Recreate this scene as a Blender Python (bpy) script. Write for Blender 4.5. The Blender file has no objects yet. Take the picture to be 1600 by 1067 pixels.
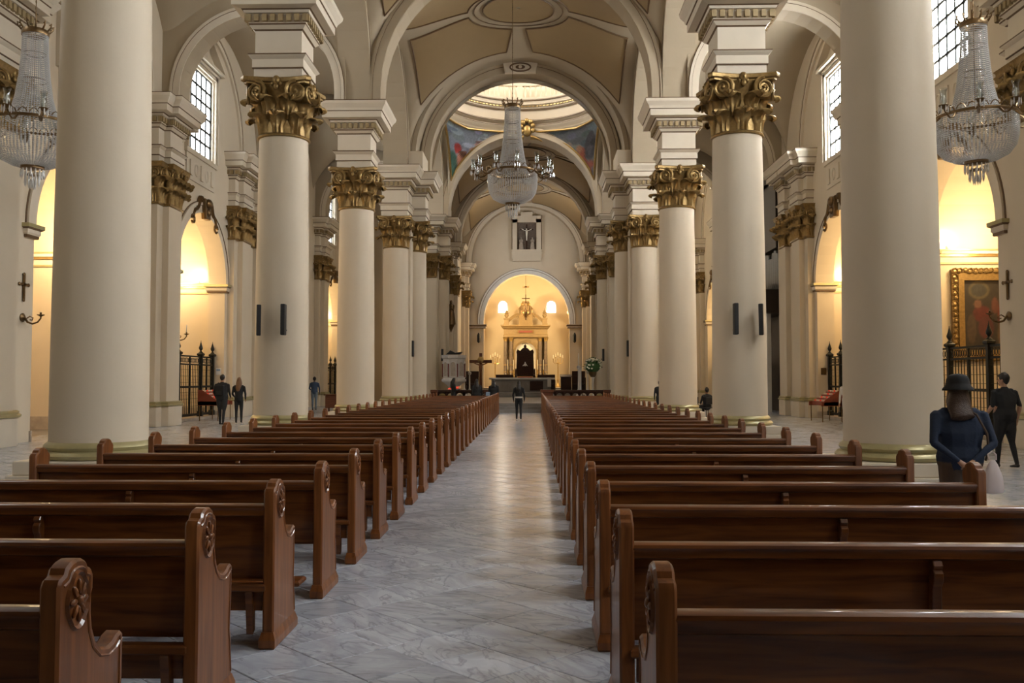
import bpy, math, random
from math import sin, cos, pi, sqrt, radians
import numpy as np
from mathutils import Vector, Matrix

# ------------------------------------------------------------------ camera, world, exposure
SC = bpy.context.scene
COL = SC.collection
CAM = (0.58, 0.0, 1.62)
cd = bpy.data.cameras.new('camera'); cam = bpy.data.objects.new('camera', cd); COL.objects.link(cam)
cd.sensor_width = 36.0; cd.lens = 31.5; cd.clip_start = 0.05; cd.clip_end = 400
cam.location = CAM
cam.rotation_euler = (pi/2 + math.atan(59/1400), 0, math.atan(32/1400))
SC.camera = cam
SC.view_settings.view_transform = 'Standard'; SC.view_settings.look = 'None'
SC.view_settings.gamma = 1.0; SC.view_settings.use_curve_mapping = False
SC.view_settings.exposure = 0.72
W = bpy.data.worlds.new('sky'); SC.world = W; W.use_nodes = True
W.node_tree.nodes['Background'].inputs[0].default_value = (0.75, 0.85, 1.0, 1)
W.node_tree.nodes['Background'].inputs[1].default_value = 1.0
SC.cycles.max_bounces = 8; SC.cycles.diffuse_bounces = 4; SC.cycles.glossy_bounces = 2
SC.cycles.transmission_bounces = 3; SC.cycles.transparent_max_bounces = 10
SC.cycles.sample_clamp_indirect = 4.0; SC.cycles.caustics_reflective = False; SC.cycles.caustics_refractive = False
# daylight seen in the panes (radiance), and the lamps (watts)
WIN_L, WIN_R, WIN_B, WIN_D = 8.0, 40.0, .5, 10.0
CHAPEL_W, APSE_W = 135.0, 900.0
random.seed(7)

# ------------------------------------------------------------------ helpers
class MB:
    def __init__(s): s.v = []; s.f = []; s.m = []
    def add(s, vs, fs, m=0):
        b = len(s.v); s.v += [tuple(p) for p in vs]
        for f in fs: s.f.append(tuple(b+i for i in f)); s.m.append(m)
        return s
    def quad(s, a, b, c, d, m=0): return s.add([a, b, c, d], [(0, 1, 2, 3)], m)
    def box(s, x0, x1, y0, y1, z0, z1, m=0):
        return s.add([(x0,y0,z0),(x1,y0,z0),(x1,y1,z0),(x0,y1,z0),(x0,y0,z1),(x1,y0,z1),(x1,y1,z1),(x0,y1,z1)],
              [(0,3,2,1),(4,5,6,7),(0,1,5,4),(1,2,6,5),(2,3,7,6),(3,0,4,7)], m)
    def cbox(s, x0, x1, y0, y1, z0, z1, c=.01, m=0):
        # box with chamfered top and bottom edges
        L = [(c, z0), (0, z0+c), (0, z1-c), (c, z1)]
        return s.rect((x0+x1)/2, (y0+y1)/2, (x1-x0)/2, (y1-y0)/2, [(-o, z, m) for o, z in L], True)
    def rect(s, cx, cy, a, b, prof, cap=True):
        # prof: (offset, z, mat) mitred round a rectangle
        rings = []
        for o, z, m in prof:
            bs = len(s.v)
            s.v += [(cx-a-o, cy-b-o, z), (cx+a+o, cy-b-o, z), (cx+a+o, cy+b+o, z), (cx-a-o, cy+b+o, z)]
            rings.append((bs, m))
        for (r0, m0), (r1, m1) in zip(rings, rings[1:]):
            for i in range(4):
                j = (i+1) % 4
                s.f.append((r0+i, r0+j, r1+j, r1+i)); s.m.append(m1)
        if cap:
            r = rings[0][0]; s.f.append((r+3, r+2, r+1, r)); s.m.append(rings[0][1])
            r = rings[-1][0]; s.f.append((r, r+1, r+2, r+3)); s.m.append(rings[-1][1])
        return s
    def lathe(s, prof, n=32, c=(0, 0, 0), m=0, a0=0, a1=2*pi, cap=True, sx=1, sy=1):
        full = abs(a1-a0-2*pi) < 1e-6
        k = n if full else n+1
        b = len(s.v)
        for r, z in prof:
            for i in range(k):
                a = a0+(a1-a0)*i/n
                s.v.append((c[0]+sx*r*cos(a), c[1]+sy*r*sin(a), c[2]+z))
        for j in range(len(prof)-1):
            for i in range(n):
                i2 = (i+1) % k
                s.f.append((b+j*k+i, b+j*k+i2, b+(j+1)*k+i2, b+(j+1)*k+i)); s.m.append(m)
        if cap and full:
            if prof[0][0] > 1e-4: s.f.append(tuple(b+i for i in range(k-1, -1, -1))); s.m.append(m)
            if prof[-1][0] > 1e-4: s.f.append(tuple(b+(len(prof)-1)*k+i for i in range(k))); s.m.append(m)
        return s
    def tube(s, pts, r, n=6, m=0, close=False, cap=True):
        pts = [Vector(p) for p in pts]; N = len(pts)
        rs = r if isinstance(r, (list, tuple)) else [r]*N
        b = len(s.v); up = None
        for i, p in enumerate(pts):
            if close: t = pts[(i+1) % N]-pts[i-1]
            else: t = pts[min(i+1, N-1)]-pts[max(i-1, 0)]
            if t.length < 1e-9: t = Vector((0, 0, 1))
            t.normalize()
            if up is None:
                up = Vector((0, 0, 1)) if abs(t.z) < .9 else Vector((1, 0, 0))
            x = t.cross(up)
            if x.length < 1e-6: x = t.orthogonal()
            x.normalize(); y = x.cross(t).normalized(); up = y
            for k in range(n):
                a = 2*pi*k/n
                s.v.append(tuple(p+(x*cos(a)+y*sin(a))*rs[i]))
        for i in range(N if close else N-1):
            j = (i+1) % N
            for k in range(n):
                k2 = (k+1) % n
                s.f.append((b+i*n+k, b+j*n+k, b+j*n+k2, b+i*n+k2)); s.m.append(m)
        if cap and not close:
            s.f.append(tuple(b+k for k in range(n))); s.m.append(m)
            s.f.append(tuple(b+(N-1)*n+k for k in range(n-1, -1, -1))); s.m.append(m)
        return s
    def prism(s, poly, d0, d1, fmap, m=0, bev=0.0):
        # poly: (u,v) outline; fmap(u,v,d) -> xyz; bev shrinks the two faces
        n = len(poly)
        cu = sum(p[0] for p in poly)/n; cv = sum(p[1] for p in poly)/n
        def inset(q):
            out = []
            for i in range(n):
                a = Vector(poly[i-1]); b = Vector(poly[i]); c = Vector(poly[(i+1) % n])
                e = (c-a); nn = Vector((-e.y, e.x))
                if nn.length < 1e-9: nn = Vector((cu, cv))-b
                nn.normalize(); out.append(tuple(b+nn*q))
            return out
        area = sum(poly[i-1][0]*poly[i][1]-poly[i][0]*poly[i-1][1] for i in range(n))
        sg = 1 if area > 0 else -1
        if bev:
            ins = inset(bev*sg); lay = [(ins, d0), (poly, d0+bev*(1 if d1 > d0 else -1)), (poly, d1-bev*(1 if d1 > d0 else -1)), (ins, d1)]
        else: lay = [(poly, d0), (poly, d1)]
        b = len(s.v)
        for pl, d in lay: s.v += [tuple(fmap(u, v, d)) for u, v in pl]
        for L in range(len(lay)-1):
            for i in range(n):
                j = (i+1) % n
                s.f.append((b+L*n+i, b+L*n+j, b+(L+1)*n+j, b+(L+1)*n+i)); s.m.append(m)
        s.f.append(tuple(b+i for i in range(n-1, -1, -1))); s.m.append(m)
        k = len(lay)-1
        s.f.append(tuple(b+k*n+i for i in range(n))); s.m.append(m)
        return s
    def ell(s, c, r, n=10, k=6, m=0):
        prof = [(max(1e-5, sin(pi*i/k)), -cos(pi*i/k)) for i in range(k+1)]
        b = len(s.v); s.lathe(prof, n, (0, 0, 0), m, cap=False)
        for i in range(b, len(s.v)):
            x, y, z = s.v[i]; s.v[i] = (c[0]+x*r[0], c[1]+y*r[1], c[2]+z*r[2])
        return s
    def grid(s, nu, nv, fn, m=0):
        b = len(s.v)
        for j in range(nv+1):
            for i in range(nu+1): s.v.append(tuple(fn(i/nu, j/nv)))
        for j in range(nv):
            for i in range(nu):
                a = b+j*(nu+1)+i
                s.f.append((a, a+1, a+nu+2, a+nu+1)); s.m.append(m)
        return s
    def xf(s, M, start=0):
        for i in range(start, len(s.v)): s.v[i] = tuple(M @ Vector(s.v[i]))
        return s
    def mesh(s, name, mats, smooth=True, ang=40):
        me = bpy.data.meshes.new(name); me.from_pydata(s.v, [], s.f)
        for m in (mats if isinstance(mats, (list, tuple)) else [mats]): me.materials.append(MAT[m])
        if any(s.m): me.polygons.foreach_set('material_index', s.m)
        me.validate()
        if smooth:
            me.polygons.foreach_set('use_smooth', [True]*len(me.polygons))
            try: me.set_sharp_from_angle(angle=radians(ang))
            except Exception: pass
        me.update(); return me
    def build(s, name, mats, parent=None, loc=None, rz=None, smooth=True, ang=40):
        return place(name, s.mesh(name, mats, smooth, ang), parent, loc, rz)

def place(name, me, parent=None, loc=None, rz=None, rot=None, scale=None):
    o = bpy.data.objects.new(name, me); COL.objects.link(o)
    if parent is not None: o.parent = parent; CH.setdefault(parent.name, []).append(o)
    if loc is not None: o.location = loc
    if rz is not None: o.rotation_euler = (0, 0, rz)
    if rot is not None: o.rotation_euler = rot
    if scale is not None: o.scale = scale
    return o
CH = {}
def tag(o, label=None, cat=None, group=None, kind=None):
    if label: o['label'] = label
    if cat: o['category'] = cat
    if group: o['group'] = group
    if kind: o['kind'] = kind
    return o
def thing(name, label, cat, loc=(0, 0, 0), rz=0, group=None):
    return tag(place(name, None, None, loc, rz), label, cat, group)
def struct(name, mb, mats, label=None, **k):
    o = mb.build(name, mats, **k) if mb is not None else place(name, None)
    return tag(o, label, None, None, 'structure')
def copy_tree(o, parent=None):
    c = o.copy(); COL.objects.link(c)
    c.parent = parent
    if parent is not None: CH.setdefault(parent.name, []).append(c)
    for ch in CH.get(o.name, []): copy_tree(ch, c)
    return c
ORD = ['nearest', 'second', 'third', 'fourth', 'fifth', 'sixth', 'seventh', 'eighth', 'ninth', 'tenth', 'eleventh', 'twelfth', 'thirteenth', 'fourteenth', 'fifteenth', 'sixteenth', 'seventeenth', 'eighteenth', 'nineteenth', 'twentieth'] + ['twenty-'+x for x in ('first', 'second', 'third', 'fourth', 'fifth', 'sixth', 'seventh', 'eighth', 'ninth')] + ['thirtieth', 'thirty-first', 'thirty-second', 'thirty-third']

# ------------------------------------------------------------------ materials
MAT = {}
def nmat(name):
    m = bpy.data.materials.new(name); m.use_nodes = True; MAT[name] = m
    nt = m.node_tree; return m, nt, nt.nodes['Principled BSDF']
def node(nt, t, **k):
    n = nt.nodes.new(t)
    for a, b in k.items():
        if a in n.inputs: n.inputs[a].default_value = b
        else: setattr(n, a, b)
    return n
def plain(name, c, rough=.6, metal=0, bump=0, bscale=30, var=.12, vscale=3, coat=0, spec=.4, dist=.01, emit=None):
    m, nt, b = nmat(name); L = nt.links.new
    b.inputs['Roughness'].default_value = rough; b.inputs['Metallic'].default_value = metal
    b.inputs['Specular IOR Level'].default_value = spec; b.inputs['Coat Weight'].default_value = coat
    tc = node(nt, 'ShaderNodeTexCoord')
    nz = node(nt, 'ShaderNodeTexNoise', Scale=vscale, Detail=4.0); L(tc.outputs['Object'], nz.inputs['Vector'])
    mx = node(nt, 'ShaderNodeMix', data_type='RGBA')
    L(nz.outputs['Fac'], mx.inputs[0])
    mx.inputs[6].default_value = (*[x*(1-var) for x in c], 1); mx.inputs[7].default_value = (*[min(1, x*(1+var)) for x in c], 1)
    L(mx.outputs[2], b.inputs['Base Color'])
    if bump:
        n2 = node(nt, 'ShaderNodeTexNoise', Scale=bscale, Detail=3.0); L(tc.outputs['Object'], n2.inputs['Vector'])
        bp = node(nt, 'ShaderNodeBump', Strength=bump, Distance=dist); L(n2.outputs['Fac'], bp.inputs['Height']); L(bp.outputs[0], b.inputs['Normal'])
    if emit:
        b.inputs['Emission Color'].default_value = (*emit[0], 1); b.inputs['Emission Strength'].default_value = emit[1]
    return m
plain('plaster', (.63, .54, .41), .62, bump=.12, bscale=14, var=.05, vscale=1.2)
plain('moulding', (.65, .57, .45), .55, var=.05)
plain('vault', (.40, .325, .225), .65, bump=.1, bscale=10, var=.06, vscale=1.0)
plain('brown', (.13, .075, .035), .5, var=.25, vscale=8)
plain('tan', (.29, .20, .10), .6, var=.06, vscale=2)
plain('olive_gold', (.40, .35, .18), .35, metal=.35, var=.15, vscale=8)
plain('dentil', (.33, .245, .125), .5, var=.2, vscale=8)
plain('hair_deep', (.05, .025, .013), .45, bump=.6, bscale=90, var=.35, vscale=30)
plain('gold', (.27, .175, .065), .40, metal=.65, bump=.5, bscale=22, var=.45, vscale=14)
plain('gold_bright', (.46, .32, .13), .32, metal=.8, bump=.3, bscale=30, var=.3, vscale=10)
plain('bronze', (.16, .10, .045), .35, metal=.8, var=.3, vscale=20)
plain('iron', (.012, .013, .012), .45, metal=.4, var=.2)
plain('black', (.012, .012, .013), .5, var=.2)
plain('speaker_grille', (.02, .02, .022), .6, bump=.6, bscale=300)
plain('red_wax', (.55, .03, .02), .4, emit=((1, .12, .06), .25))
plain('candle', (.8, .76, .66), .5)
plain('white_cloth', (.75, .73, .70), .8)
plain('white_paint', (.72, .70, .66), .5)
plain('altar_marble', (.26, .235, .21), .55, var=.25, vscale=4)
plain('pulpit_marble', (.62, .60, .58), .4, var=.15, vscale=6)
plain('rose_marble', (.22, .07, .055), .35, var=.3, vscale=9)
plain('grey_marble', (.15, .12, .10), .25, var=.4, vscale=7)
plain('stone_carved', (.23, .165, .085), .5, bump=.5, bscale=25, var=.2, vscale=10)
plain('red_cloth', (.25, .015, .012), .8)
plain('leaf_green', (.03, .09, .02), .5, var=.4, vscale=30)
plain('petal', (.82, .80, .66), .6, var=.1)
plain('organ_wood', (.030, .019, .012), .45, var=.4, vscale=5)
plain('organ_pipe', (.30, .29, .27), .35, metal=.8)
plain('skirting', (.42, .36, .30), .3, var=.35, vscale=5)
plain('grout', (.20, .18, .165), .7)
# people
plain('skin', (.42, .235, .15), .5, var=.06)
plain('skin_dark', (.26, .135, .085), .5, var=.06)
plain('hair_dark', (.012, .009, .007), .4, bump=.5, bscale=90)
plain('hair_brown', (.17, .085, .038), .45, bump=.6, bscale=90, var=.35, vscale=30)
plain('cloth_black', (.012, .012, .013), .8, bump=.3, bscale=25)
plain('cloth_suit', (.018, .019, .022), .75, bump=.3, bscale=25)
plain('cloth_navy', (.018, .030, .062), .85, bump=.4, bscale=40)
plain('cloth_blue', (.05, .085, .16), .8, bump=.3, bscale=25)
plain('denim', (.20, .25, .30), .85, bump=.3, bscale=60)
plain('cloth_brown', (.10, .068, .05), .85, bump=.3, bscale=30)
plain('cloth_white', (.62, .58, .52), .85, bump=.3, bscale=25)
plain('shoe_white', (.7, .68, .66), .6)
plain('shoe_black', (.012, .012, .012), .4)
plain('plastic_pale', (.70, .62, .62), .35)
plain('box_red', (.23, .055, .028), .45)
plain('lace_blue', (.25, .35, .5), .7)

def wood(name, c0, c1, rough=.28, coat=.35, scale=1.0, vert=False):
    m, nt, b = nmat(name); L = nt.links.new
    tc = node(nt, 'ShaderNodeTexCoord'); oi = node(nt, 'ShaderNodeObjectInfo')
    add = node(nt, 'ShaderNodeVectorMath', operation='ADD'); L(tc.outputs['Object'], add.inputs[0])
    mul = node(nt, 'ShaderNodeMath', operation='MULTIPLY'); L(oi.outputs['Random'], mul.inputs[0]); mul.inputs[1].default_value = 37
    L(mul.outputs[0], add.inputs[1])
    mp = node(nt, 'ShaderNodeMapping'); mp.inputs['Scale'].default_value = (14*scale, 14*scale, 1.2*scale) if vert else (1.2*scale, 14*scale, 14*scale); L(add.outputs[0], mp.inputs[0])
    nz = node(nt, 'ShaderNodeTexNoise', Scale=1.6, Detail=6.0, Distortion=.6); L(mp.outputs[0], nz.inputs['Vector'])
    n2 = node(nt, 'ShaderNodeTexNoise', Scale=9.0, Detail=3.0); L(mp.outputs[0], n2.inputs['Vector'])
    rp = node(nt, 'ShaderNodeValToRGB'); L(nz.outputs['Fac'], rp.inputs[0])
    rp.color_ramp.elements[0].position = .3; rp.color_ramp.elements[0].color = (*c0, 1)
    rp.color_ramp.elements[1].position = .75; rp.color_ramp.elements[1].color = (*c1, 1)
    L(rp.outputs[0], b.inputs['Base Color'])
    b.inputs['Roughness'].default_value = rough; b.inputs['Coat Weight'].default_value = coat; b.inputs['Coat Roughness'].default_value = .06
    b.inputs['Specular IOR Level'].default_value = .25
    bp = node(nt, 'ShaderNodeBump', Strength=.08, Distance=.004); L(n2.outputs['Fac'], bp.inputs['Height']); L(bp.outputs[0], b.inputs['Normal'])
wood('wood_pew', (.066, .019, .0042), (.205, .066, .0135), .36, .32)
wood('wood_end', (.105, .032, .008), (.25, .088, .022), .42, .30, vert=True)
wood('wood_dark', (.020, .008, .005), (.055, .020, .011), .35, .3)
wood('wood_red', (.08, .028, .014), (.17, .06, .03), .4, .2)

def marble(name, a, bcol, vein):
    m, nt, b = nmat(name); L = nt.links.new
    tc = node(nt, 'ShaderNodeNewGeometry'); oi = node(nt, 'ShaderNodeObjectInfo')
    sm = node(nt, 'ShaderNodeMath', operation='ADD'); L(tc.outputs['Random Per Island'], sm.inputs[0]); L(oi.outputs['Random'], sm.inputs[1])
    k = node(nt, 'ShaderNodeMath', operation='MULTIPLY'); L(sm.outputs[0], k.inputs[0]); k.inputs[1].default_value = 53.0
    fr = node(nt, 'ShaderNodeMath', operation='FRACT'); L(sm.outputs[0], fr.inputs[0])
    add = node(nt, 'ShaderNodeVectorMath', operation='ADD'); L(tc.outputs['Position'], add.inputs[0]); L(k.outputs[0], add.inputs[1])
    rot = node(nt, 'ShaderNodeVectorRotate', rotation_type='Z_AXIS'); L(add.outputs[0], rot.inputs['Vector'])
    am = node(nt, 'ShaderNodeMath', operation='MULTIPLY'); L(fr.outputs[0], am.inputs[0]); am.inputs[1].default_value = 1.2; L(am.outputs[0], rot.inputs['Angle'])
    mp = node(nt, 'ShaderNodeMapping'); mp.inputs['Scale'].default_value = (1, 2.6, 1); L(rot.outputs[0], mp.inputs[0])
    n1 = node(nt, 'ShaderNodeTexNoise', Scale=1.7, Detail=8.0, Distortion=1.4, Roughness=.62); L(mp.outputs[0], n1.inputs['Vector'])
    r1 = node(nt, 'ShaderNodeValToRGB'); L(n1.outputs['Fac'], r1.inputs[0])
    e = r1.color_ramp.elements; e[0].position = .32; e[0].color = (*bcol, 1); e[1].position = .62; e[1].color = (*a, 1)
    n2 = node(nt, 'ShaderNodeTexNoise', Scale=1.1, Detail=7.0, Distortion=2.2); L(mp.outputs[0], n2.inputs['Vector'])
    ab = node(nt, 'ShaderNodeMath', operation='SUBTRACT'); L(n2.outputs['Fac'], ab.inputs[0]); ab.inputs[1].default_value = .5
    a2 = node(nt, 'ShaderNodeMath', operation='ABSOLUTE'); L(ab.outputs[0], a2.inputs[0])
    r2 = node(nt, 'ShaderNodeValToRGB'); L(a2.outputs[0], r2.inputs[0]); e = r2.color_ramp.elements
    e[0].position = 0; e[0].color = (.55, .55, .55, 1); e[1].position = .03; e[1].color = (0, 0, 0, 1)
    mx = node(nt, 'ShaderNodeMix', data_type='RGBA'); L(r2.outputs[0], mx.inputs[0]); L(r1.outputs[0], mx.inputs[6]); mx.inputs[7].default_value = (*vein, 1)
    hs = node(nt, 'ShaderNodeHueSaturation'); L(mx.outputs[2], hs.inputs['Color'])
    mr = node(nt, 'ShaderNodeMapRange'); L(fr.outputs[0], mr.inputs[0]); mr.inputs[3].default_value = .86; mr.inputs[4].default_value = 1.08; L(mr.outputs[0], hs.inputs['Value'])
    L(hs.outputs[0], b.inputs['Base Color'])
    n3 = node(nt, 'ShaderNodeTexNoise', Scale=3.0, Detail=4.0); L(tc.outputs['Position'], n3.inputs['Vector'])
    m3 = node(nt, 'ShaderNodeMapRange'); L(n3.outputs['Fac'], m3.inputs[0]); m3.inputs[3].default_value = .13; m3.inputs[4].default_value = .30
    L(m3.outputs[0], b.inputs['Roughness']); b.inputs['Specular IOR Level'].default_value = .5
    n4 = node(nt, 'ShaderNodeTexNoise', Scale=1.3, Detail=2.0); L(tc.outputs['Position'], n4.inputs['Vector'])
    bp = node(nt, 'ShaderNodeBump', Strength=.05, Distance=.02); L(n4.outputs['Fac'], bp.inputs['Height']); L(bp.outputs[0], b.inputs['Normal'])
marble('marble', (.50, .53, .595), (.33, .35, .41), (.19, .20, .23))

def emission(name, c, s):
    m = bpy.data.materials.new(name); m.use_nodes = True; MAT[name] = m; nt = m.node_tree
    nt.nodes.remove(nt.nodes['Principled BSDF']); e = node(nt, 'ShaderNodeEmission'); e.inputs[0].default_value = (*c, 1); e.inputs[1].default_value = s
    nt.links.new(e.outputs[0], nt.nodes['Material Output'].inputs[0])
emission('pane_left', (.93, .97, 1.0), WIN_L); emission('pane_right', (.95, .98, 1.0), WIN_R)
emission('pane_back', (1.0, .97, .92), WIN_B); emission('pane_dome', (1.0, .97, .92), WIN_D)
emission('bulb', (1.0, .72, .36), 60.0); emission('apse_pane', (1.0, .93, .8), 9.0)
emission('candle_glow', (1.0, .45, .2), 3.0)
def crystal():
    m, nt, b = nmat('crystal'); L = nt.links.new
    b.inputs['Base Color'].default_value = (.86, .86, .85, 1); b.inputs['Roughness'].default_value = .12
    b.inputs['Specular IOR Level'].default_value = .9; b.inputs['Metallic'].default_value = .35
    tr = node(nt, 'ShaderNodeBsdfTransparent'); mx = node(nt, 'ShaderNodeMixShader'); mx.inputs[0].default_value = .80
    L(tr.outputs[0], mx.inputs[1]); L(b.outputs[0], mx.inputs[2]); L(mx.outputs[0], nt.nodes['Material Output'].inputs[0])
crystal()
def glass():
    m, nt, b = nmat('glass'); L = nt.links.new
    gl = node(nt, 'ShaderNodeBsdfGlossy'); gl.inputs['Roughness'].default_value = .05
    tr = node(nt, 'ShaderNodeBsdfTransparent'); tr.inputs[0].default_value = (.88, .9, .9, 1)
    lw = node(nt, 'ShaderNodeLayerWeight'); lw.inputs[0].default_value = .22; mx = node(nt, 'ShaderNodeMixShader')
    L(lw.outputs['Facing'], mx.inputs[0]); L(tr.outputs[0], mx.inputs[1]); L(gl.outputs[0], mx.inputs[2]); L(mx.outputs[0], nt.nodes['Material Output'].inputs[0])
glass()
def vcol(name, rough=.6):
    m, nt, b = nmat(name); a = node(nt, 'ShaderNodeVertexColor'); a.layer_name = 'paint'
    tc = node(nt, 'ShaderNodeTexCoord'); nz = node(nt, 'ShaderNodeTexNoise', Scale=9.0, Detail=5.0); nt.links.new(tc.outputs['Object'], nz.inputs['Vector'])
    hs = node(nt, 'ShaderNodeHueSaturation'); nt.links.new(a.outputs[0], hs.inputs['Color'])
    mr = node(nt, 'ShaderNodeMapRange'); nt.links.new(nz.outputs['Fac'], mr.inputs[0]); mr.inputs[3].default_value = .6; mr.inputs[4].default_value = 1.4
    nt.links.new(mr.outputs[0], hs.inputs['Value']); nt.links.new(hs.outputs[0], b.inputs['Base Color']); b.inputs['Roughness'].default_value = rough
vcol('painting')
def paint_mesh(me, uvs, blobs, bg):
    # flat print: ellipses of colour on a background, blended by soft edges (brush work)
    ca = me.color_attributes.new('paint', 'FLOAT_COLOR', 'POINT')
    vals = []
    for (u, v) in uvs:
        c = list(bg(u, v))
        for (cx, cy, rx, ry, col) in blobs:
            q = ((u-cx)/rx)**2+((v-cy)/ry)**2
            w = max(0.0, min(1.0, (1.15-q)/.3))
            c = [c[i]*(1-w)+col[i]*w for i in range(3)]
        vals += [*c, 1.0]
    ca.data.foreach_set('color', vals)
# ------------------------------------------------------------------ plan (metres; nave axis X = 0, altar towards +Y)
COLY = [12.9, 22.3, 31.7]; CX = 5.7; WX = 12.5; ZS = 11.9
YB, YE = -6.0, 66.0
OPEN = [25.7, 35.1, 58.6]; OHW, OSP = 2.6, 5.6
WINC = [-2.4, 7.0, 16.3, 25.6, 34.7, 48.3, 56.9]; WHW, WZ0, WZ1 = 1.3, 10.5, 13.75

def op_top(o, u):
    if o.get('rect'): return o['top']
    q = max(0.0, 1-((u-o['c'])/o['hw'])**2)
    return o['sp']+o.get('rise', o['hw'])*sqrt(q)
def arch_wall(mb, um, u0, u1, z0, z1, ops, t, m=0, n=20, ends=True, mr=None):
    mr = m if mr is None else mr
    bp = {u0, u1}
    for o in ops:
        if o.get('rect'): bp |= {o['c']-o['hw'], o['c']+o['hw']}
        else: bp |= {o['c']-o['hw']*cos(pi*i/n) for i in range(n+1)}
    bp = sorted(x for x in bp if u0-1e-6 <= x <= u1+1e-6)
    bp = [x for i, x in enumerate(bp) if i == 0 or x-bp[i-1] > 1e-5]
    for a, b in zip(bp, bp[1:]):
        mid = (a+b)/2
        cut = sorted([o for o in ops if abs(mid-o['c']) < o['hw']], key=lambda o: o['bot'])
        la = lb = z0; segs = []
        for o in cut:
            if o['bot'] > min(la, lb)+1e-6: segs.append((la, lb, o['bot'], o['bot']))
            la, lb = op_top(o, a), op_top(o, b)
        segs.append((la, lb, z1, z1))
        for (p, q, r, s) in segs:
            mb.quad(um(a, p, 0), um(b, q, 0), um(b, s, 0), um(a, r, 0), m)
            mb.quad(um(b, q, t), um(a, p, t), um(a, r, t), um(b, s, t), m)
    for o in ops:
        pts = [(o['c']-o['hw'], o['bot'])]
        if o.get('rect'): pts += [(o['c']-o['hw'], o['top']), (o['c']+o['hw'], o['top'])]
        else: pts += [(o['c']-o['hw']*cos(pi*i/n), op_top(o, o['c']-o['hw']*cos(pi*i/n))) for i in range(n+1)]
        pts += [(o['c']+o['hw'], o['bot'])]
        if o['bot'] > z0+1e-6: pts.append(pts[0])
        for (a, p), (b, q) in zip(pts, pts[1:]):
            if abs(a-b)+abs(p-q) > 1e-6: mb.quad(um(a, p, 0), um(a, p, t), um(b, q, t), um(b, q, 0), mr)
    if ends:
        for u in (u0, u1): mb.quad(um(u, z0, 0), um(u, z0, t), um(u, z1, t), um(u, z1, 0), m)
def arch_pts(o, dr, n=28, down=None):
    hw = o['hw']+dr; rise = o.get('rise', o['hw'])+dr
    P = [(o['c']-hw*cos(pi*i/n), o['sp']+rise*sin(pi*i/n)) for i in range(n+1)]
    if down is not None: P = [(o['c']-hw, down)]+P+[(o['c']+hw, down)]
    return P
def arch_band(mb, um, o, w, p, down=None, m=0, ml=1, line=.022, r0=0.0, inner=True):
    # projecting archivolt, with painted lines at its edges
    A = arch_pts(o, r0, down=down); B = arch_pts(o, r0+w, down=down); C = arch_pts(o, r0+w*.72, down=down)
    for i in range(len(A)-1):
        mb.quad(um(*A[i], -p*.6), um(*A[i+1], -p*.6), um(*C[i+1], -p*.6), um(*C[i], -p*.6), m)
        mb.quad(um(*C[i], -p), um(*C[i+1], -p), um(*B[i+1], -p), um(*B[i], -p), m)
        mb.quad(um(*C[i], -p*.6), um(*C[i+1], -p*.6), um(*C[i+1], -p), um(*C[i], -p), m)
        mb.quad(um(*B[i], -p), um(*B[i+1], -p), um(*B[i+1], 0), um(*B[i], 0), m)
        mb.quad(um(*A[i], 0), um(*A[i+1], 0), um(*A[i+1], -p*.6), um(*A[i], -p*.6), m)
    mb.tube([um(a, z, -p*.1) for a, z in B], line, 5, ml)
    mb.tube([um(a, z, -p*.62) for a, z in C], line*.7, 5, ml)

# ---- capital pieces (shared meshes)
def leaf_mesh():
    mb = MB(); H, Wd = .56, .40
    path = [(.0, 0), (.005, .18), (.02, .36), (.055, .48), (.13, .555), (.20, .55), (.235, .49), (.225, .44)]
    wd = [.62, .70, .86, 1.0, .98, .86, .55, .10]
    lob = [1, .86, 1.04, .88, 1.02, .84, .9, 1]
    nu, nv = 6, len(path)-1
    for layer, off in ((0, 0.0), (1, -.035)):
        def fn(u, v):
            k = round(v*nv); y = (u-.5)*Wd*wd[k]*lob[k]; x, z = path[k]
            rib = .030*(1-abs(2*u-1)) + .018*cos(3*pi*(2*u-1))
            sag = -.04*abs(2*u-1)**2 if k > 3 else 0
            return (x+rib+off*(1 if k < 5 else .4), y, z+sag+(off*.6 if k > 3 else 0))
        s0 = len(mb.v); mb.grid(nu, nv, fn)
        if layer: 
            nf = nu*nv
            for i in range(len(mb.f)-nf, len(mb.f)): mb.f[i] = mb.f[i][::-1]
    k = (nu+1)*(nv+1)
    ring = [i for i in range(nu+1)]+[(j+1)*(nu+1)+nu for j in range(nv)]+[nv*(nu+1)+nu-1-i for i in range(nu)]+[(nv-1-j)*(nu+1) for j in range(nv-1)]
    for a, b in zip(ring, ring[1:]+ring[:1]): mb.f.append((b, a, a+k, b+k)); mb.m.append(0)
    return mb.mesh('leaf', 'gold', True, 60)
def volute_mesh():
    mb = MB(); P = []; R = []
    for i in range(31):
        t = i/30; a = pi/2+t*2*pi*2.2; r = .20*(1-t)**.9+.025
        P.append((.05+.03*t, r*cos(a), r*sin(a))); R.append(.042*(1-.6*t))
    mb.tube(P, R, 6)
    s0 = len(mb.v); mb.lathe([(.001, .05), (.12, .05), (.19, .02), (.20, -.12), (.15, -.2), (.001, -.2)], 16, cap=False)
    mb.xf(Matrix.Rotation(pi/2, 4, 'Y'), s0)
    mb.ell((.09, 0, 0), (.03, .035, .035), 8, 5)
    return mb.mesh('volute', 'gold', True, 50)
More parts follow.
